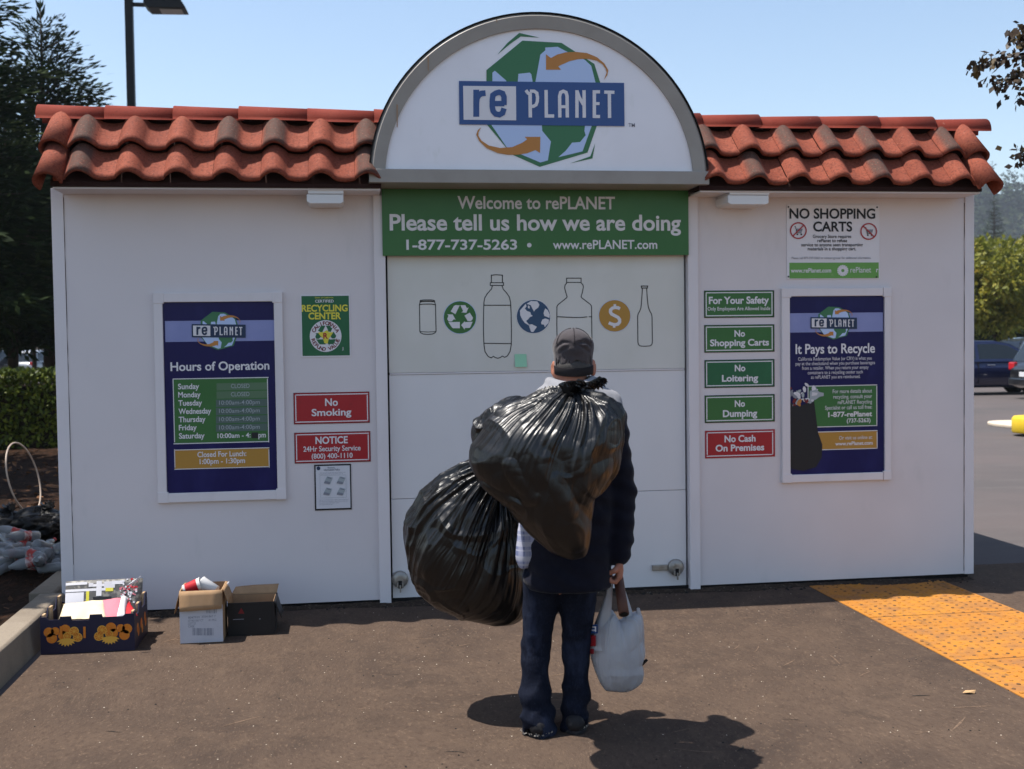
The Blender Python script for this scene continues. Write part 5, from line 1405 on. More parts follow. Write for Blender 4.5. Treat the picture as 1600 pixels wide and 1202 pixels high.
# white-faced carton with tan flaps
bx0, bx1, by0, by1, bh = -2.105, -1.880, -.735, -.50, .285
ct = thing('open_carton', ((bx0+bx1)/2, (by0+by1)/2, 0), 'open cardboard carton with white printed front, tan flaps and paper cups inside', 'carton')
mb = MB(); open_box(mb, bx0, bx1, by0, by1, .002, bh, .005); ob = mb.obj('carton_walls', M['card'], ct)
mb = MB(); mb.box(bx0-.0005, bx1+.0005, by0-.0012, by0-.0003, .004, bh*.72); mb.obj('white_face', M['whitecard'], ct)
tilt_panel('front_flap', (bx0+.002, by0-.024, bh-.105), (bx1-.002, by0-.020, bh-.098), (bx1, by0-.002, bh+.001), (bx0, by0-.002, bh+.001), M['card'], ct, .004, 4, .002)
tilt_panel('side_flap', (bx0-.028, by1-.02, bh-.11), (bx0-.034, by0+.03, bh-.125), (bx0-.001, by0+.002, bh), (bx0-.001, by1-.002, bh), M['card'], ct, .004, 4, .003)
tilt_panel('back_flap', (bx0+.004, by1+.002, bh), (bx1-.004, by1+.002, bh), (bx1-.01, by1+.03, bh+.055), (bx0+.01, by1+.03, bh+.050), M['card'], ct, .004, 4, .003) if False else None
tilt_panel('side_flap', (bx1+.002, by0+.01, bh), (bx1+.002, by1-.01, bh), (bx1+.03, by1-.02, bh-.08), (bx1+.028, by0+.03, bh-.08), M['card'], ct, .004, 4, .003)
tilt_panel('paper_tag', Q(349, 917, by1-.05), Q(357, 918, by1-.05), Q(358, 908, by1-.05), Q(355, 911, by1-.05), M['white'], ct, .001, 2, .001)
p = Print(by0-.0018, .0004)
def bars(x0, y0, x1, y1, n, seed):
    rg = random.Random(seed); x = x0
    while x < x1:
        w_ = rg.choice([.5, .8, 1.2]); p.rect(x, y0, min(x+w_, x1), y1, 'greyink', 0); x += w_+rg.choice([.5, .8, 1.3])
bars(322, 949.5, 339, 958.5, 1, 2); bars(300.5, 981.5, 334, 993, 1, 3)
for s_, a_, b_, yb in (('8047939', 294, 312, 966.5), ('3354 867 7', 315, 337, 965), ('ST 96/1367 CT', 294, 318, 971.5), ('4/1 PKG', 326, 338, 970.5), ('LOT 22', 294, 306, 976), ('CASE', 294, 304, 980.5)):
    p.text(s_, a_, b_, yb, yb-3.2, 'greyink', 0, .004)
p.obj('box_printing', ct)
M['cup'] = mat('paper_cup', (.70, .68, .66), .6, .3)
for k, (cx, cy, cz, rx, ry, lab, red) in enumerate(((-2.045, -.655, .292, 0, 72, 'white and red paper cup tipped over in the white carton, left', True), (-1.960, -.640, .286, -20, -66, 'crumpled white paper cup in the white carton, right of the red one', False))):
    Mx = Matrix.Translation((cx, cy, cz)) @ Matrix.Rotation(rad(ry), 4, 'Y') @ Matrix.Rotation(rad(rx), 4, 'X')
    cu = thing('paper_cup', (cx, cy, cz), lab, 'cup', 'paper cups in the carton')
    mb = MB(); mb.lathe([(.026, -.05), (.036, .045), (.038, .048), (.034, .048), (.024, -.045)], 20, Mx, True, True); mb.obj('cup_wall', M['cup'], cu)
    if red:
        mb = MB(); mb.lathe([(.0285, -.036), (.0358, .030)], 20, Mx, True, False); mb.obj('red_sleeve', M['redpaper'], cu)
# dark open box
dx0, dx1, dy0, dy1, dh = -1.865, -1.612, -.62, -.40, .185
dk = thing('dark_box', ((dx0+dx1)/2, (dy0+dy1)/2, 0), 'small dark open box in the shade beside the white carton', 'box')
mb = MB(); open_box(mb, dx0, dx1, dy0, dy1, .002, dh, .004); mb.obj('box_walls', M['blackcard'], dk)
mb = MB(); t_ = .0045; mb.box(dx0+t_, dx1-t_, dy1-.0065, dy1-.0046, .01, dh-.001); mb.box(dx0+.0046, dx0+.0065, dy0+t_, dy1-.007, .01, dh-.001); mb.box(dx1-.0065, dx1-.0046, dy0+t_, dy1-.007, .01, dh-.001); mb.obj('card_lining', M['card'], dk)
tilt_panel('back_flap', (dx0, dy1-.001, dh), (dx1, dy1-.001, dh), (dx1+.01, dy1+.05, dh+.045), (dx0+.02, dy1+.05, dh+.035), M['card'], dk, .003, 5, .003)
tilt_panel('side_flap', (dx1+.001, dy0, dh), (dx1+.001, dy1, dh), (dx1+.03, dy1-.02, dh-.10), (dx1+.035, dy0+.02, dh-.10), M['blackcard'], dk, .003, 4, .003)
p = Print(dy0-.0012, .0004); p.text('MEDIUM ROAST', 364, 381, 969, 966.2, 'offwhite', 0, .01) if False else p.rect(364, 967.4, 381, 968.4, 'greyink', 0); p.rect(405, 966.5, 407, 968, 'greyink', 0); p.poly([(377, 950), (382, 959), (372, 959)], 'darkred', 0); p.obj('box_printing', dk)

# ------------------------------------------------------------------ foliage
def leaves(name, C, D, ln, wd, m, par=None, seed=0, tone=None, fold=.0):
    """one diamond-shaped leaf at each point C along direction D"""
    rg = np.random.default_rng(seed); n = len(C)
    D = D/(np.linalg.norm(D, axis=1, keepdims=True)+1e-9); Rr = rg.normal(size=(n, 3))
    Sd = np.cross(D, Rr); Sd /= np.linalg.norm(Sd, axis=1, keepdims=True)+1e-9
    ln = np.broadcast_to(ln, (n,))[:, None]*rg.uniform(.7, 1.25, (n, 1)); wd = np.broadcast_to(wd, (n,))[:, None]*rg.uniform(.7, 1.25, (n, 1))
    V = np.stack([C, C+D*ln*.45+Sd*wd*.5, C+D*ln, C+D*ln*.45-Sd*wd*.5], 1).reshape(-1, 3)
    F = np.arange(n*4).reshape(n, 4)
    t = rg.random(n) if tone is None else tone
    return link(name, np_mesh(name, V, F, False, np.repeat(t, 4)), m, par)
M['bark'] = mat('bark', (.045, .032, .024), .95, .15, layers=[(14, (1, 1, .2), .45, .65, (.02, .014, .011), .8)], bumps=[(18, (1, 1, .2), .8, .02)])
M['needle'] = mat('conifer_needles', (.02, .04, .015), .8, .08, tone=[(0, (.006, .011, .004)), (.6, (.016, .027, .008)), (1, (.058, .080, .018))], transl=.06)
M['hedge'] = mat('hedge_leaf', (.05, .09, .02), .5, .25, tone=[(0, (.012, .02, .004)), (.5, (.07, .095, .012)), (1, (.27, .29, .04))], transl=.07)
M['broad'] = mat('maple_leaf', (.08, .10, .02), .5, .3, tone=[(0, (.06, .075, .012)), (.5, (.19, .20, .028)), (.85, (.36, .31, .045)), (1, (.32, .17, .04))], transl=.40)
M['darkleaf'] = mat('plum_leaf', (.02, .02, .01), .5, .3, tone=[(0, (.014, .009, .006)), (.6, (.045, .026, .012)), (1, (.09, .06, .018))], transl=.15)
M['farleaf'] = mat('far_conifer', (.02, .035, .018), .8, .1, tone=[(0, (.012, .022, .012)), (1, (.035, .055, .022))])

def conifer(x, y, H, base_r, seed, label, z0=0.0, first=.18, dens=1.0, group=None, name='conifer_tree'):
    rg = np.random.default_rng(seed)
    t = thing(name, (x, y, z0), label, 'tree', group)
    mb = MB(); mb.tube([(x, y, z0-.1), (x+.05, y, z0+H*.4), (x, y, z0+H*.8), (x, y, z0+H)], [H*.020, H*.014, H*.005, .012], 10); mb.obj('trunk', M['bark'], t)
    C, D, S_ = [], [], []; limb = MB()
    z = H*first
    while z < H*.985:
        f = (z-H*first)/(H*(1-first)); Lb = base_r*(1-f)**.75*(.55+.45*math.sin(min(1, f*5+.35)*math.pi/2))+.12
        nb = int(5+4*(1-f)); a0 = rg.random()*6.28
        for k in range(nb):
            a_ = a0+6.283*k/nb+rg.normal()*.25; Lk = Lb*rg.uniform(.6, 1.15); rise = (.55*f-.12)+rg.normal()*.08
            dirv = np.array([math.cos(a_), math.sin(a_), 0])
            m_ = max(3, int(Lk*7*dens)); 
            if k % 2 == 0 and Lk > .6: limb.tube([(x, y, z0+z), tuple(np.array([x, y, z0+z])+dirv*Lk*.55+np.array([0, 0, Lk*(rise+.02)*.55])), tuple(np.array([x, y, z0+z])+dirv*Lk*.95+np.array([0, 0, Lk*rise*.9]))], [H*.0028, H*.0018, .006], 5)
            for q in np.linspace(.12, 1, m_):
                b_ = np.array([x, y, z0+z])+dirv*Lk*q+np.array([0, 0, Lk*(rise*q+.10*q*q-.10*q)])
                spread = .10+.20*Lk*(1-abs(q-.55))
                for s_ in range(int(5*dens)+2):
                    o_ = rg.normal(size=3)*np.array([spread, spread, .10]); C.append(b_+o_*.7)
                    D.append(dirv*rg.uniform(.5, 1.2)+o_*1.6+np.array([0, 0, rg.uniform(-.5, .25)+.5*f]))
                    S_.append(.30*(1-.45*f))
        z += H*.026*rg.uniform(.75, 1.3)
    for k in range(8):
        C.append(np.array([x, y, z0+H-.25+.04*k])); D.append(np.array([rg.normal()*.25, rg.normal()*.25, 1])); S_.append(.35)
    limb.obj('limbs', M['bark'], t)
    C, D, S_ = np.array(C), np.array(D), np.array(S_)
    tone = np.clip(.45*rg.random(len(C))+.55*vnoise(C, .9, seed), 0, 1)
    leaves('crown', C, D, S_, S_*.26, M['needle'], t, seed, tone)
    return t
p1 = A(78, 545, 27); conifer(p1[0], p1[1], (545-24)*27/1800+1.6, 2.5, 3, 'dark pointed conifer rising just left of the street lamp', first=.24, dens=1.5)
p1 = A(-70, 545, 22); conifer(p1[0], p1[1], 10.5, 2.5, 5, 'tall dark conifer at the left edge, cut by the frame', first=.22, dens=1.5)
p1 = A(18, 545, 25); conifer(p1[0], p1[1], 6.6, 2.0, 8, 'lower dark conifer between the two taller ones at left', first=.30, dens=1.5)

def broadleaf(x, y, H, R_, seed, label, z0=0.0, trunk=.35, n=9000, leaf=.16, key='broad', squash=.8, group=None):
    rg = np.random.default_rng(seed); t = thing('broadleaf_tree', (x, y, z0), label, 'tree', group)
    mb = MB(); top = np.array([x, y, z0+H*trunk]); mb.tube([(x, y, z0-.1), (x+.04, y, z0+H*trunk*.6), tuple(top)], [H*.022, H*.017, H*.015], 10)
    cc = np.array([x, y, z0+H*trunk+(H*(1-trunk))*.5]); blobs = []
    for k in range(20):
        d = rg.normal(size=3); d /= np.linalg.norm(d); c = cc+d*np.array([R_*.68, R_*.68, H*(1-trunk)*.36])*rg.uniform(.6, 1.0); blobs.append((c, R_*rg.uniform(.28, .45)))
        if k < 9: mb.tube([tuple(top), tuple(top*.45+c*.55+np.array([0, 0, .1])), tuple(c)], [H*.010, H*.006, .01], 6)
    mb.obj('trunk', M['bark'], t)
    C, D = [], []
    for c, r_ in blobs:
        m_ = n//len(blobs); d = rg.normal(size=(m_, 3)); d /= np.linalg.norm(d, axis=1, keepdims=True)
        q = c+d*(r_*rg.random((m_, 1))**.4)*np.array([1, 1, squash]); C.append(q); D.append(d+rg.normal(size=(m_, 3))*.6+np.array([0, 0, -.35]))
    C = np.concatenate(C); D = np.concatenate(D)
    leaves('crown', C, D, leaf, leaf*.6, M[key], t, seed, np.clip(.55*rg.random(len(C))+.45*vnoise(C, 1.1, seed), 0, 1)); return t

# clipped hedge behind the planting bed
hx0, hx1, hy0, hy1, hz = -11.0, -3.9, 9.6, 11.2, 1.22
hg = thing('hedge', ((hx0+hx1)/2, (hy0+hy1)/2, .1), 'clipped green hedge with sunlit top, left of the kiosk', 'hedge')
mb = MB(); mb.box(hx0+.15, hx1-.15, hy0+.15, hy1-.15, .05, hz-.14); mb.obj('branches', M['bark'], hg)
n = 26000; rg = np.random.default_rng(31)
C = np.stack([rg.uniform(hx0, hx1, n), rg.uniform(hy0, hy1, n), rg.uniform(.12, hz, n)], -1)
side = rg.integers(0, 5, n); C[side < 2, 1] = hy0+np.abs(rg.normal(size=(side < 2).sum()))*.09; C[(side == 2) | (side == 3), 2] = hz-np.abs(rg.normal(size=((side == 2) | (side == 3)).sum()))*.08
C += .10*np.stack([vnoise(C, 2.2), vnoise(C, 2.2, 5.), vnoise(C, 1.6, 9.)], -1)
leaves('leaves', C, rg.normal(size=(n, 3))+np.array([0, -.5, .5]), .085, .05, M['hedge'], hg, 32, np.clip(.6*rg.random(n)+.4*vnoise(C, 2.0), 0, 1))
# second dark shrub mass beside the kiosk, low
# hoop, bag and bottles dumped on the bed
M['hoop'] = mat('pale_hoop', (.42, .33, .26), .5, .4, layers=[(6, U1, .45, .65, (.30, .22, .17), .6)])
hb = A(37, 803, 10.4)
c_h = A(37, 747, 9.5); rh = .300; e1 = HF+np.array([0, 0, -.10]); e1 /= np.linalg.norm(e1); e2 = -HR*.24+np.array([0, 0, 1.0]); e2 -= e1*(e1 @ e2); e2 /= np.linalg.norm(e2)
mb = MB(); nn = 60
ring_ = [c_h+e1*rh*math.cos(2*math.pi*k/nn)+e2*rh*math.sin(2*math.pi*k/nn) for k in range(nn)]
rings = []
for k in range(nn):
    tt = ring_[(k+1) % nn]-ring_[k-1]; tt /= np.linalg.norm(tt); a_ = np.cross(tt, np.cross(e1, e2)); a_ /= np.linalg.norm(a_); b_ = np.cross(tt, a_)
    rings.append([mb.b.verts.new(tuple(ring_[k]+(a_*math.cos(2*math.pi*j/8)+b_*math.sin(2*math.pi*j/8))*.0072)) for j in range(8)])
for k in range(nn):
    for j in range(8): f = mb.b.faces.new((rings[k][j], rings[k][(j+1) % 8], rings[(k+1) % nn][(j+1) % 8], rings[(k+1) % nn][j])); f.smooth = True
o = link('hoop', mb.mesh('hoop'), M['hoop'], None, c_h); tag(o, 'large pale plastic hoop standing on the rubbish left of the kiosk', 'hoop')
def blob_bag(px, py, dist, rx, ry, rz, seed, label):
    c = A(px, py, dist); z = max(bed_at(c[0], c[1])+rz*.72, .1); c[2] = z
    t = thing('rubbish_bag', (c[0], c[1], z-rz*.8), label, 'rubbish bag')
    u_ = np.linspace(0, 2*np.pi, 120, endpoint=False); v_ = np.linspace(0.02, np.pi-.02, 60); U, Vv = np.meshgrid(u_, v_, indexing='ij')
    Nn = np.stack([np.cos(U)*np.sin(Vv), np.sin(U)*np.sin(Vv), np.cos(Vv)], -1).reshape(-1, 3)
    r_ = 1+.35*(fbm(Nn, 2.2, 4, seed)-.5)-.10*np.exp(-((fbm(Nn, 3.5, 3, seed+2)-.5)/.04)**2)
    P = c+Nn*r_[:, None]*np.array([rx, ry, rz])
    P[:, 2] = np.maximum(P[:, 2], z-rz*.82)
    i = np.arange(120)[:, None]; j = np.arange(59)[None]
    F = np.stack(np.broadcast_arrays(i*60+j, i*60+j+1, ((i+1) % 120)*60+j+1, ((i+1) % 120)*60+j), -1).reshape(-1, 4)
    link('bag', np_mesh('bag', P, F[:, ::-1], True), M['bagold'], t)
    mb = MB(); crumple_tube(mb, [c+np.array([rx*.2, 0, rz*.9]), c+np.array([rx*.32, -.02, rz*1.12]), c+np.array([rx*.45, -.04, rz*1.18])], [.05, .02, .03], seed, 12, .5); mb.obj('knot', M['bagold'], t)
blob_bag(60, 835, 8.75, .25, .22, .14, 3, 'black rubbish bag slumped on the mulch below the hoop')
blob_bag(2, 845, 8.7, .22, .20, .14, 6, 'black rubbish bag at the left edge beside the bottles')
M['pet'] = mat('clear_bottle', (.36, .37, .38), .14, .5, trans=.55, ior=1.3, bumps=[(30, U1, .6, .01)])
M['petcap'] = mat('bottle_cap', (.55, .03, .03), .4, .4)
M['petlabel'] = mat('bottle_label', (.30, .03, .025), .5, .3, layers=[(20, U1, .45, .6, (.45, .43, .40), .9)])
def bottle_proto():
    t = thing('plastic_bottle', (0, 0, 0), 'empty clear plastic bottle in the heap on the mulch', 'bottle', 'plastic bottles dumped on the mulch')
    mb = MB(); mb.lathe([(.006, .0), (.026, .002), (.033, .012), (.034, .06), (.030, .085), (.033, .11), (.034, .14), (.026, .175), (.014, .20), (.0125, .215)], 16); mb.obj('bottle_body', M['pet'], t)
    mb = MB(); mb.lathe([(.015, .2155), (.0152, .231), (.013, .233)], 14); mb.obj('bottle_cap', M['petcap'], t)
    mb = MB(); mb.lathe([(.0348, .062), (.0312, .085), (.034, .108)], 16, None, True, False); mb.obj('bottle_label', M['petlabel'], t)
    return t
bp_ = bottle_proto(); rg = random.Random(41); cnt = 0
LB = [(k, 0) for k in range(40)]
for k, _ in LB:
    if k == 0: t = bp_
    else:
        t = bp_.copy(); COL.objects.link(t)
        for ch in bp_.children:
            if ch.name.startswith('bottle_label') and k % 3 or ch.name.startswith('bottle_cap') and k % 3 == 0: continue
            c = ch.copy(); COL.objects.link(c); c.parent = t
    px = rg.uniform(2, 92) if k % 4 else rg.uniform(55, 95); q = A(px, 880, rg.uniform(7.45, 8.25))
    t.location = (q[0], q[1], bed_at(q[0], q[1])+.035+rg.uniform(0, .13)*(1-abs(px-55)/90))
    t.rotation_euler = (rad(rg.uniform(70, 110)), rad(rg.uniform(-30, 30)), rg.uniform(0, 6.28)); s_ = rg.uniform(.85, 1.25); t.scale = (s_, s_, s_)

# ------------------------------------------------------------------ street lamp
M['lamp'] = mat('lamp_black', (.006, .006, .007), .5, .3)
LD = 25.0; b0 = A(215, 545, LD); hz_ = float(A(215, 8, LD)[2])
lp = thing('street_lamp', (b0[0], b0[1], 0), 'black street lamp post with flat square head behind the left roof', 'street lamp')
mb = MB(); w_ = .082; mb.box(b0[0]-w_, b0[0]+w_, b0[1]-w_, b0[1]+w_, .5, hz_+.45, .01); mb.obj('post', M['lamp'], lp)
mb = MB(); mb.lathe([(.30, 0), (.30, .48), (.27, .52)], 20, Matrix.Translation((b0[0], b0[1], 0))); mb.obj('base', M['concrete'], lp)
mb = MB(); xa = b0[0]; mb.box(xa+w_, xa+.36, b0[1]-.05, b0[1]+.05, hz_-.02, hz_+.05, .008); mb.obj('arm', M['lamp'], lp)
mb = MB(); mb.prism([(xa+.34, hz_+.14), (xa+1.08, hz_+.13), (xa+1.21, hz_-.08), (xa+1.21, hz_-.10), (xa+.44, hz_-.11), (xa+.34, hz_-.03)], 'y', b0[1]-.28, b0[1]+.28, .012); hd_ = mb.obj('lamp_head', M['lamp'], lp)
mb = MB(); mb.box(xa+.66, xa+1.12, b0[1]-.20, b0[1]+.20, hz_-.122, hz_-.112, .003); mb.obj('lens', mat('lamp_glass', (.30, .27, .25), .3, .5), hd_)

# ------------------------------------------------------------------ cars
M['tyre'] = mat('tyre', (.012, .012, .012), .85, .2); M['rim'] = mat('alloy', (.42, .42, .43), .35, .5, .7)
M['glass'] = mat('car_glass', (.010, .013, .014), .06, .6, coat=.4)
M['redlamp'] = mat('tail_lamp', (.45, .012, .015), .2, .5, coat=.5); M['lamplens'] = mat('head_lamp', (.7, .7, .7), .1, .6)
M['plate'] = mat('number_plate', (.65, .65, .66), .5, .4)
def paint(key, col): M[key] = mat(key, col, .28, .5, .25, coat=1.0, layers=[(3, U1, .4, .7, tuple(c*.85 for c in col), .5)]); return M[key]
paint('blue_paint', (.008, .012, .052)); paint('black_paint', (.010, .010, .012)); paint('white_paint', (.55, .55, .56)); paint('red_paint', (.26, .012, .016)); paint('grey_paint', (.10, .105, .11)); paint('silver_paint', (.36, .37, .38))
def car(x, y, rz, key, label, hatch=True, group=None, H=1.50, Ln=4.1, Wd=1.74):
    """x axis forward; lofted cross-sections along the length"""
    t = bpy.data.objects.new('parked_car', None); COL.objects.link(t); tag(t, label, 'car', group)
    k = Ln/4.1
    xs = np.array([-2.05, -2.0, -1.85, -1.5, -.9, -.2, .5, 1.1, 1.5, 1.85, 2.0, 2.06])*k
    belt = np.array([.72, .86, .92, .95, .94, .93, .92, .90, .84, .76, .68, .55]) if hatch else np.array([.70, .84, .90, .92, .93, .92, .91, .88, .82, .74, .66, .55])
    hw = np.array([.70, .78, .83, .86, .87, .87, .87, .865, .85, .80, .72, .62])*Wd/1.74
    bot = np.array([.42, .32, .27, .22, .20, .20, .20, .20, .22, .26, .32, .40])
    V, F = [], []; m_ = 12
    for xx, zb, h_, lo_ in zip(xs, belt, hw, bot):
        prof = [(0, lo_), (.8*h_, lo_), (.95*h_, lo_+.08), (1.0*h_, lo_+(zb-lo_)*.45), (.985*h_, lo_+(zb-lo_)*.72), (.93*h_, zb-.02), (.86*h_, zb), (0, zb+.03)]
        pts = [(xx, p_[0], p_[1]) for p_ in prof]+[(xx, -p_[0], p_[1]) for p_ in prof[-2:0:-1]]
        m_ = len(pts); V += pts
    ns = len(xs)
    for i in range(ns-1):
        for j in range(m_): F.append((i*m_+j, i*m_+(j+1) % m_, (i+1)*m_+(j+1) % m_, (i+1)*m_+j))
    bm = bmesh.new(); vs = [bm.verts.new(v) for v in V]
    for f in F: bm.faces.new([vs[i] for i in f]).smooth = True
    bm.faces.new([vs[i] for i in range(m_)][::-1]); bm.faces.new([vs[(ns-1)*m_+i] for i in range(m_)])
    # cabin
    cx = [(-1.95 if hatch else -1.45, .90), (-1.70 if hatch else -1.05, H-.10), (-1.1 if hatch else -.70, H), (.15, H-.01), (.45, H-.08), (1.25, .90)]
    rows = []
    for q in cx:
        zt = q[1]; f_ = (zt-.88)/(H-.88); hh = (.835-.20*f_)*Wd/1.74; rows.append((q[0]*k, zt, hh))
    top = [[bm.verts.new((a_, s_*h_, z)) for s_ in (-1, -.6, 0, .6, 1)] for a_, z, h_ in rows]
    for v_r, (a_, z, h_) in zip(top, rows):
        for vv, b_ in zip(v_r, (0, .018, .026, .018, 0)): vv.co.z += b_ if z > 1 else 0
    for a_, b_ in zip(top, top[1:]):
        for j in range(4): bm.faces.new((a_[j], b_[j], b_[j+1], a_[j+1])).smooth = True
    lowL = [bm.verts.new((a_, -.835*Wd/1.74, .90)) for a_, z, h_ in rows]; lowR = [bm.verts.new((a_, .835*Wd/1.74, .90)) for a_, z, h_ in rows]
    for i in range(len(rows)-1):
        bm.faces.new((top[i][0], lowL[i], lowL[i+1], top[i+1][0])); bm.faces.new((top[i][4], top[i+1][4], lowR[i+1], lowR[i]))
    bmesh.ops.remove_doubles(bm, verts=bm.verts[:], dist=.0005); bmesh.ops.recalc_face_normals(bm, faces=bm.faces[:])
    me = bpy.data.meshes.new('body'); bm.to_mesh(me); bm.free()
    ob = bpy.data.objects.new('body', me); COL.objects.link(ob); me.materials.append(M[key]); ob.parent = t
    def sub(name, mesh, m, par=t):
        o = bpy.data.objects.new(name, mesh); COL.objects.link(o); mesh.materials.append(m); o.parent = par; return o
    def side(sg):
        g_ = []
        def pt(a_, z):
            f_ = (z-.88)/(H-.88); return (a_*k, sg*((.835-.20*f_)*Wd/1.74+.006), z)
        r0 = -1.72 if hatch else -1.25
        g_ = [[(r0-.02, .97), (-.42, .97), (-.42, H-.09), (-1.12 if hatch else -.80, H-.09), (-1.5 if hatch else -1.0, H-.17)], [(-.34, .97), (1.02, .96), (.43, H-.13), (.12, H-.08), (-.34, H-.085)]]
        mb = MB()
        for q in g_: mb.face([pt(*c) for c in q])
        sub('side_window', mb.mesh('side_window'), M['glass'])
        mb = MB(); mb.box(.62*k, .74*k, min(sg*.86, sg*1.0), max(sg*.86, sg*1.0), .95, 1.07, .03); sub('mirror', mb.mesh('mirror'), M[key])
        mb = MB()
        for a_ in (-1.20, -.16): mb.box(a_*k, (a_+.20)*k, min(sg*.868, sg*.895), max(sg*.868, sg*.895), .80, .825, .008)
        sub('door_handle', mb.mesh('door_handle'), M['rim'])
        mb = MB()
        for a_ in (-.38, .80, -1.30): mb.box(a_*k-.004, a_*k+.004, min(sg*.80, sg*.8755), max(sg*.80, sg*.8755), .30, .90)
        sub('door_gap', mb.mesh('door_gap'), M['gap'])
        for a_ in (-1.28, 1.28):
            mb = MB(); Mx = Matrix.Translation((a_*k, sg*.80, .31)) @ Matrix.Rotation(rad(90)*-sg, 4, 'X')
            mb.lathe([(.22, -.11), (.30, -.11), (.315, -.06), (.315, .06), (.30, .085), (.21, .085)], 26, Mx); wh = sub('wheel', mb.mesh('wheel'), M['tyre'])
            mb = MB(); mb.lathe([(.20, .0855), (.205, .088), (.05, .072), (.03, .095), (.001, .097)], 20, Mx); sub('rim', mb.mesh('rim'), M['rim'], wh)
            mb = MB(); mb.lathe([(.36, .04), (.36, .0725), (.315, .0735)], 26, Mx, False); sub('wheel_arch', mb.mesh('wheel_arch'), M['gap'], ob)
    side(-1); side(1)
    def pane(name, a_, b_, inset=.10):
        mb = MB(); (x0, z0, h0), (x1, z1, h1) = a_, b_
        dx, dz = x1-x0, z1-z0; n_ = np.array([-dz, 0, dx]); n_ = n_/np.linalg.norm(n_)*(.010 if n_[2] > 0 else -.010)
        P = [(x0+dx*.08+n_[0], -(h0-inset*.6), z0+dz*.08+n_[2]+.004), (x0+dx*.08+n_[0], h0-inset*.6, z0+dz*.08+n_[2]+.004), (x0+dx*.94+n_[0], h1-inset*.6, z0+dz*.94+n_[2]+.022), (x0+dx*.94+n_[0], -(h1-inset*.6), z0+dz*.94+n_[2]+.022)]
        mb.face(P); sub(name, mb.mesh(name), M['glass'])
    pane('rear_window', rows[0], rows[1]); pane('windscreen', rows[5], rows[4])
    for sg in (-1, 1):
        mb = MB(); mb.box(-2.03*k, -1.90*k, min(sg*.56, sg*.83), max(sg*.56, sg*.83), .72, .92, .03); sub('tail_light', mb.mesh('tail_light'), M['redlamp'])
        mb = MB(); mb.box(1.84*k, 2.02*k, min(sg*.50, sg*.76), max(sg*.50, sg*.76), .60, .72, .03); sub('headlight', mb.mesh('headlight'), M['lamplens'])
    mb = MB(); mb.box(-2.068*k, -2.052*k, -.26, .26, .56, .68, .004); sub('number_plate', mb.mesh('number_plate'), M['plate'])
    mb = MB(); mb.box(-2.10*k, -1.98*k, -.72, .72, .34, .52, .03); sub('bumper', mb.mesh('bumper'), M[key])
    t.location = (x, y, 0); t.rotation_euler = (0, 0, rz); return t
rz0 = -YAW
q = A(1543, 560, 31.5); car(q[0], q[1]+.4, rz0+.03, 'blue_paint', 'dark blue car seen side on, half hidden by the kiosk at right', False, H=1.46, Ln=4.4)
q = A(1722, 560, 29.0); car(q[0], q[1], rz0+.12, 'black_paint', 'black car at the right edge with red tail light beside the blue car', True)
q = A(1622, 545, 41.0); car(q[0], q[1], rz0+.2, 'white_paint', 'white car behind the black car at the right edge', False)
for px, d, rz_, key, lb_ in ((28, 62, 1.2, 'grey_paint', 'dark grey car parked far back beneath the conifers, leftmost'), (66, 60, 1.25, 'silver_paint', 'silver car with red tail lights far back beneath the conifers'), (96, 66, 1.2, 'red_paint', 'red car far back beneath the conifers, nearest the kiosk edge'), (-14, 58, 1.2, 'black_paint', 'black car far back beneath the conifers at the left frame edge')):
    q = A(px, 560, d); car(q[0], q[1], rz_, key, lb_, px % 3 == 0)

# shade trees over the planting bed, left of the frame
broadleaf(-6.05, .9, 6.6, 2.3, 64, 'leafy shade tree over the planting bed just left of the frame', trunk=.36, n=9000, leaf=.20, key='hedge')
broadleaf(-8.1, 6.2, 7.4, 2.9, 65, 'leafy shade tree between the bed and the hedge, left of the frame', trunk=.32, n=15000, leaf=.24, key='hedge')
# low tan wall of the shop far behind the cars at left
M['tanwall'] = mat('tan_wall', (.26, .20, .14), .9, .2, layers=[(.6, U1, .4, .7, (.20, .15, .11), .7)])
q = A(40, 545, 84); sb = thing('shop_building', (q[0], q[1]+3, 0), 'low tan building far behind the parked cars at left', 'building')
mb = MB(); mb.box(q[0]-26, q[0]+9, q[1], q[1]+8, 0, 3.4); mb.obj('wall', M['tanwall'], sb)
mb = MB(); mb.box(q[0]-26.3, q[0]+9.3, q[1]-.3, q[1]+8.3, 3.4, 3.8); mb.obj('roof', M['roof_dark'], sb)
mb = MB()
for k in range(9): mb.box(q[0]-24+k*3.6, q[0]-22+k*3.6, q[1]-.04, q[1]-.003, .2, 2.5)
mb.obj('window', M['glass'], sb)
for px, d, hh, seed, lb_ in ((-20, 46, 5.2, 61, 'dark leafy tree shading the far cars, at the left frame edge'), (52, 50, 5.6, 62, 'dark leafy tree shading the far cars, in the middle of the row'), (112, 48, 5.4, 63, 'dark leafy tree shading the far cars, beside the kiosk edge')):
    q = A(px, 545, d); broadleaf(q[0], q[1], hh, 2.7, seed, lb_, trunk=.33, n=5000, leaf=.28, key='needle')

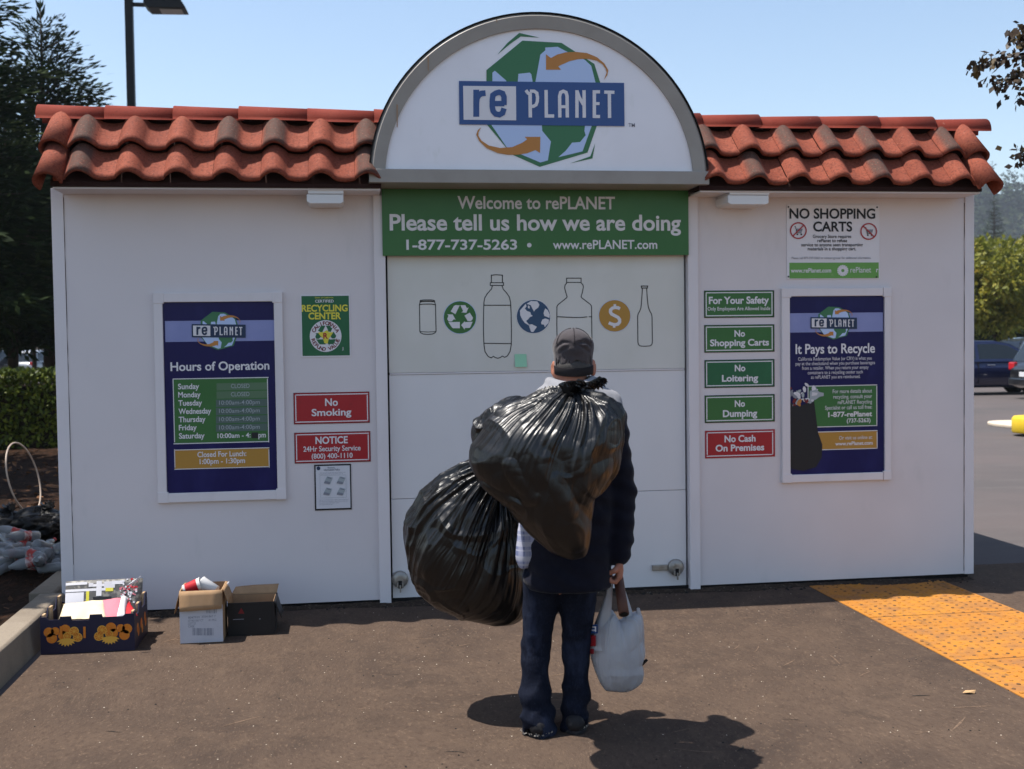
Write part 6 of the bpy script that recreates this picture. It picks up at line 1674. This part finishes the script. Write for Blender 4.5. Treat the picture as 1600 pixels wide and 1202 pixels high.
# ------------------------------------------------------------------ right side: island, trees, hills
M['kerbpale'] = mat('pale_kerb', (.55, .46, .36), .9, .2, layers=[(5, U1, .5, .7, (.45, .37, .28), .6)])
M['padyellow'] = mat('yellow_paint_concrete', (.62, .42, .02), .6, .3, layers=[(8, U1, .5, .7, (.52, .33, .02), .6)], bumps=[(40, U1, .2, .004)])
e0 = G(1537, 664); n_ = 20
mb = MB(); nose = []
for k in range(n_+1):
    a_ = rad(90+180*k/n_); nose.append((e0[0]+.55+.55*math.cos(a_), e0[1]-.45+.85*math.sin(a_)))
pts = nose+[(e0[0]+7, e0[1]-1.9), (e0[0]+7, e0[1]-.2)]
mb.prism(pts, 'z', -.005, .045, .012); tag(mb.obj('traffic_island', M['kerbpale']), None, None, kind='structure')
yb0 = G(1624, 676, .045); 
t = thing('pole_base', (yb0[0], yb0[1], .045), 'round yellow painted concrete pole base on the pale traffic island', 'pole base')
mb = MB(); mb.lathe([(.40, 0), (.41, .02), (.41, .22), (.38, .26), (.20, .262), (.17, .20), (.01, .19)], 30, Matrix.Translation((yb0[0], yb0[1], .045))); mb.obj('base', M['padyellow'], t)
mb = MB(); mb.lathe([(.165, .195), (.15, .21), (.01, .215)], 20, Matrix.Translation((yb0[0], yb0[1], .045))); mb.obj('socket', M['gap'], t)
for px, d, hh, rr, seed, lb_ in ((1558, 40, 5.5, 2.2, 71, 'yellow green broadleaf tree behind the blue car, nearest the kiosk'), (1640, 43, 5.6, 2.5, 72, 'yellow green broadleaf tree behind the black car at the right edge'), (1478, 46, 5.4, 2.4, 73, 'broadleaf tree mostly hidden behind the right end of the kiosk')):
    q = A(px, 530, d); broadleaf(q[0], q[1], hh, rr, seed, lb_, trunk=.26, n=15000, leaf=.19)
# dark hedge under the trees
q = A(1550, 530, 52); sh_ = thing('shrub_row', (q[0], q[1], 0), 'dark evergreen shrub row beneath the broadleaf trees at right', 'shrubs')
n = 16000; rg = np.random.default_rng(77)
C = np.stack([q[0]+rg.uniform(-9, 9, n), q[1]+rg.uniform(-.7, .7, n), rg.uniform(0, 2.1, n)], -1); C[:, 2] += .5*vnoise(C, .7)-.25
leaves('leaves', C, rg.normal(size=(n, 3)), .30, .17, M['needle'], sh_, 78)
mb = MB(); mb.box(q[0]-8.8, q[0]+8.8, q[1]-.35, q[1]+.35, 0, 1.7); mb.obj('branches', M['bark'], sh_)

# hills with a far-off wood
M['hill'] = mat('hill_ground', (.05, .06, .028), .95, .1, layers=[(.02, U1, .4, .7, (.035, .045, .02), .8)])
hc = A(1620, 330, 640)
def hillz(X, Y):
    P = np.stack([X.ravel()/160, Y.ravel()/160, np.zeros(X.size)], -1)
    q = (X-hc[0])*HF[0]+(Y-hc[1])*HF[1]; s_ = (X-hc[0])*HR[0]+(Y-hc[1])*HR[1]
    ridge = 74*np.exp(-(q/95)**2)*(.80+.35*fbm(P, 1.0, 3).reshape(X.shape))
    return ridge*np.clip(1.05-np.abs(s_+20)/520, 0, 1)-1.5
hx_ = np.linspace(hc[0]-520, hc[0]+330, 60); hy_ = np.linspace(hc[1]-260, hc[1]+240, 40)
Xg, Yg = np.meshgrid(hx_, hy_, indexing='ij'); Zg = hillz(Xg, Yg)
i = np.arange(59)[:, None]*40+np.arange(39)[None]
tag(link('hills', np_mesh('hills', np.stack([Xg, Yg, Zg], -1).reshape(-1, 3), np.stack([i, i+40, i+41, i+1], -1).reshape(-1, 4), True), M['hill']), None, None, kind='structure')
rg = np.random.default_rng(81); C, D, S_ = [], [], []
for k in range(2600):
    s_ = rg.uniform(-150, 110); q_ = rg.uniform(-170, 25); x, y = hc[0]+HR[0]*s_+HF[0]*q_, hc[1]+HR[1]*s_+HF[1]*q_
    z = float(hillz(np.array([[x]]), np.array([[y]]))[0, 0]); hh = rg.uniform(9, 22)*(.6+.8*float(vnoise(np.array([[x, y, 0]]), .03)[0]))
    m_ = 26; f = rg.random(m_)**1.3; a_ = rg.random(m_)*6.28; r_ = (1-f)*hh*.17
    C.append(np.stack([x+r_*np.cos(a_)*.6, y+r_*np.sin(a_)*.6, z+f*hh], -1)); D.append(np.stack([np.cos(a_), np.sin(a_), -.35+.9*f], -1)); S_.append((1-f)*hh*.17+.9)
C = np.concatenate(C); S_ = np.concatenate(S_); wood = leaves('far_wood', C, np.concatenate(D), S_*1.3, S_*.8, M['farleaf'], None, 82)
tag(wood, None, None, kind='stuff')
q = A(1553, 520, 150); conifer(q[0], q[1], 19.5, 3.6, 91, 'single dark conifer standing between the trees and the hazy hill at right', first=.08, dens=1.0)

# branch of a street tree reaching in at the upper right
bt0 = A(1800, 560, 8.6)
bt = thing('street_tree', (bt0[0], bt0[1], 0), 'dark leafy branches of a tree reaching into the upper right corner', 'tree')
mb = MB(); tp = A(1780, 150, 8.6)
mb.tube([(bt0[0], bt0[1], 0), (bt0[0]+.05, bt0[1], 1.5), tuple(tp)], [.11, .09, .06], 12)
tw = []
for pts in ([(1780, 150, 8.6), (1700, 90, 8.5), (1620, 80, 8.4), (1560, 92, 8.4), (1520, 105, 8.4)], [(1700, 90, 8.5), (1640, 105, 8.4), (1590, 120, 8.4), (1560, 130, 8.4)], [(1640, 78, 8.4), (1605, 60, 8.4), (1585, 52, 8.4)], [(1780, 150, 8.6), (1690, 130, 8.5), (1630, 135, 8.4), (1592, 150, 8.4)], [(1780, 190, 8.6), (1690, 200, 8.5), (1630, 225, 8.4), (1594, 246, 8.4)]):
    P = [A(*c) for c in pts]; mb.tube([tuple(c) for c in P], list(np.linspace(.022, .003, len(P))), 6); tw.append(P)
mb.obj('trunk', M['bark'], bt)
C, D = [], []; rg = np.random.default_rng(95)
for P in tw:
    for a_, b_ in zip(P[:-1], P[1:]):
        for k in range(62):
            f = rg.random(); c = a_*(1-f)+b_*f+rg.normal(size=3)*np.array([.05, .08, .035]); C.append(c); D.append((b_-a_)/np.linalg.norm(b_-a_)*.5+rg.normal(size=3)*.6+np.array([0, 0, -.6]))
    for k in range(5): C.append(P[-1]+rg.normal(size=3)*.025); D.append(rg.normal(size=3)*.5+np.array([0, 0, -.8]))
# the rest of the crown, outside the frame
for k in range(2600):
    d = rg.normal(size=3); d /= np.linalg.norm(d); c = A(1830, 40, 8.8)+d*np.array([.75, 1.3, 1.0])*rg.random()**.4; C.append(c); D.append(d+rg.normal(size=3)*.5+np.array([0, 0, -.4]))
leaves('crown', np.array(C), np.array(D), .062, .040, M['darkleaf'], bt, 96)

# ------------------------------------------------------------------ litter on the ground
M['pebble'] = mat('pale_grit', (.45, .38, .30), .9, .2)
M['grit'] = mat('dark_grit', (.02, .018, .016), .9, .2)
rg = np.random.default_rng(101)
def grit(name, n, fx, size, m):
    mb = MB()
    for k in range(n):
        x, y = fx(); s_ = size*rg.uniform(.4, 1.3); a_ = rg.random()*6.28
        P = [(x+s_*math.cos(a_+q*1.26)*rg.uniform(.6, 1.1), y+s_*math.sin(a_+q*1.26)*rg.uniform(.6, 1.1)) for q in range(5)]
        vs = [mb.b.verts.new((p_[0], p_[1], .0005)) for p_ in P]; tp = mb.b.verts.new((x, y, s_*rg.uniform(.4, .9)))
        for q in range(5): mb.b.faces.new((vs[q], vs[(q+1) % 5], tp))
    tag(mb.obj(name, M[m]), None, None, kind='stuff')
grit('grit', 700, lambda: (rg.uniform(-2.7, 3.2), -rg.uniform(.1, 4.6)), .0036, 'pebble')
grit('dark_grit', 420, lambda: (rg.uniform(-2.7, 3.2), -rg.uniform(.1, 4.6)), .0055, 'grit')
grit('wall_dirt', 260, lambda: (rg.uniform(-2.6, 2.8), -abs(rg.normal())*.05-.01), .013, 'grit')
# pale scrape marks and tar cracks in the asphalt
M['scrape'] = mat('pale_scrape', (.155, .106, .074), .95, .1, layers=[(60, U1, .45, .62, (.09, .06, .043), .9)])
def scratches(name, n, lmin, lmax, wd, m, z, bend):
    mb = MB()
    for k in range(n):
        x, y, a_ = rg.uniform(-2.7, 3.2), -rg.uniform(.45, 4.6), rg.normal()*.45+.25
        if x > TX0-.05 and x < TX1+.05: continue
        ln, cv, w_ = rg.uniform(lmin, lmax), rg.normal()*bend, wd*rg.uniform(.5, 1.5); L_, R_ = [], []
        for s_ in np.linspace(0, 1, 9):
            ang = a_+cv*s_; x += math.cos(ang)*ln/9; y += math.sin(ang)*ln/9
            h_ = w_*math.sin(math.pi*min(max(s_, .02), .98))**.6*rg.uniform(.5, 1.2)
            L_.append(mb.b.verts.new((x-math.sin(ang)*h_, y+math.cos(ang)*h_, z))); R_.append(mb.b.verts.new((x+math.sin(ang)*h_, y-math.cos(ang)*h_, z)))
        for i in range(8): mb.b.faces.new((L_[i], L_[i+1], R_[i+1], R_[i]))
    tag(mb.obj(name, M[m]), None, None, kind='stuff')
scratches('pale_scrapes', 60, .05, .24, .0042, 'scrape', .0012, .3)
scratches('asphalt_cracks', 12, .06, .16, .004, 'grit', .0016, .6)
q = G(1515, 1084); M['dryleaf'] = mat('dry_leaf', (.42, .26, .13), .8, .2)
mb = MB(); mb.face([(q[0]-.035, q[1], .006), (q[0]-.01, q[1]-.014, .010), (q[0]+.018, q[1]-.010, .003), (q[0]+.032, q[1]+.004, .014), (q[0]+.01, q[1]+.016, .006), (q[0]-.012, q[1]+.014, .012)])
o = link('dry_leaf', mb.mesh('dry_leaf'), M['dryleaf'], None, (q[0], q[1], 0)); tag(o, 'curled dry leaf on the asphalt near the yellow paving', 'leaf')
# irregular line of dirt and debris banked against the wall
xs = np.linspace(-2.62, 2.86, 260); rows = []
hgt = .002+.022*np.clip(vnoise(np.stack([xs, xs*0, xs*0], -1), 2.2)-.25, 0, 1)+.006*vnoise(np.stack([xs, xs*0, xs*0], -1), 14)
dep = .012+.13*vnoise(np.stack([xs, xs*0+3, xs*0], -1), 3.1)
for fr, hf in ((0., 1.), (.25, .9), (.5, .55), (.75, .25), (1., 0.)):
    rows.append(np.stack([xs, -.002-dep*fr+.008*(vnoise(np.stack([xs, xs*0+fr*9, xs*0], -1), 20)-.5)*(fr > 0), hgt*hf*(.7+.6*vnoise(np.stack([xs, xs*0+fr*5, xs*0], -1), 30))+.0008], -1))
V = np.concatenate(rows); i = np.arange(4)[:, None]*260+np.arange(259)[None]
M['dirt'] = mat('dark_dirt', (.036, .027, .021), .95, .05, layers=[(45, U1, .5, .62, (.075, .055, .040), .7), (70, U1, .66, .70, (.35, .32, .28), .8)], bumps=[(50, U1, .8, .01)])
tag(link('dirt_edge', np_mesh('dirt_edge', V, np.stack([i, i+1, i+261, i+260], -1).reshape(-1, 4)[:, ::-1], True), M['dirt']), None, None, kind='stuff')
# fallen leaves on the mulch
C = np.stack([rg.uniform(-6, -3.05, 900), rg.uniform(-3, 9, 900), np.zeros(900)], -1); C[:, 2] = bedz(C[:, 0], C[:, 1])+.012
o = leaves('leaf_litter', C, rg.normal(size=(900, 3))*np.array([1, 1, .25]), .07, .04, mat('leaf_litter', (.16, .08, .04), .9, .1, tone=[(0, (.05, .025, .015)), (1, (.24, .12, .06))]), None, 103); tag(o, None, None, kind='stuff')
# ------------------------------------------------------------------ haze
hm = bpy.data.materials.new('haze'); hm.use_nodes = True; ht = hm.node_tree
for nd in list(ht.nodes):
    if nd.type == 'BSDF_PRINCIPLED': ht.nodes.remove(nd)
pv = ht.nodes.new('ShaderNodeVolumePrincipled'); pv.inputs['Density'].default_value = HAZE; pv.inputs['Color'].default_value = (.80, .88, 1.0, 1); pv.inputs['Anisotropy'].default_value = .2
ht.links.new(pv.outputs[0], [n for n in ht.nodes if n.type == 'OUTPUT_MATERIAL'][0].inputs['Volume'])
mb = MB(); mb.box(-905, 905, -305, 1505, -3.0, 125); hz = mb.obj('haze', hm); tag(hz, None, None, kind='stuff')
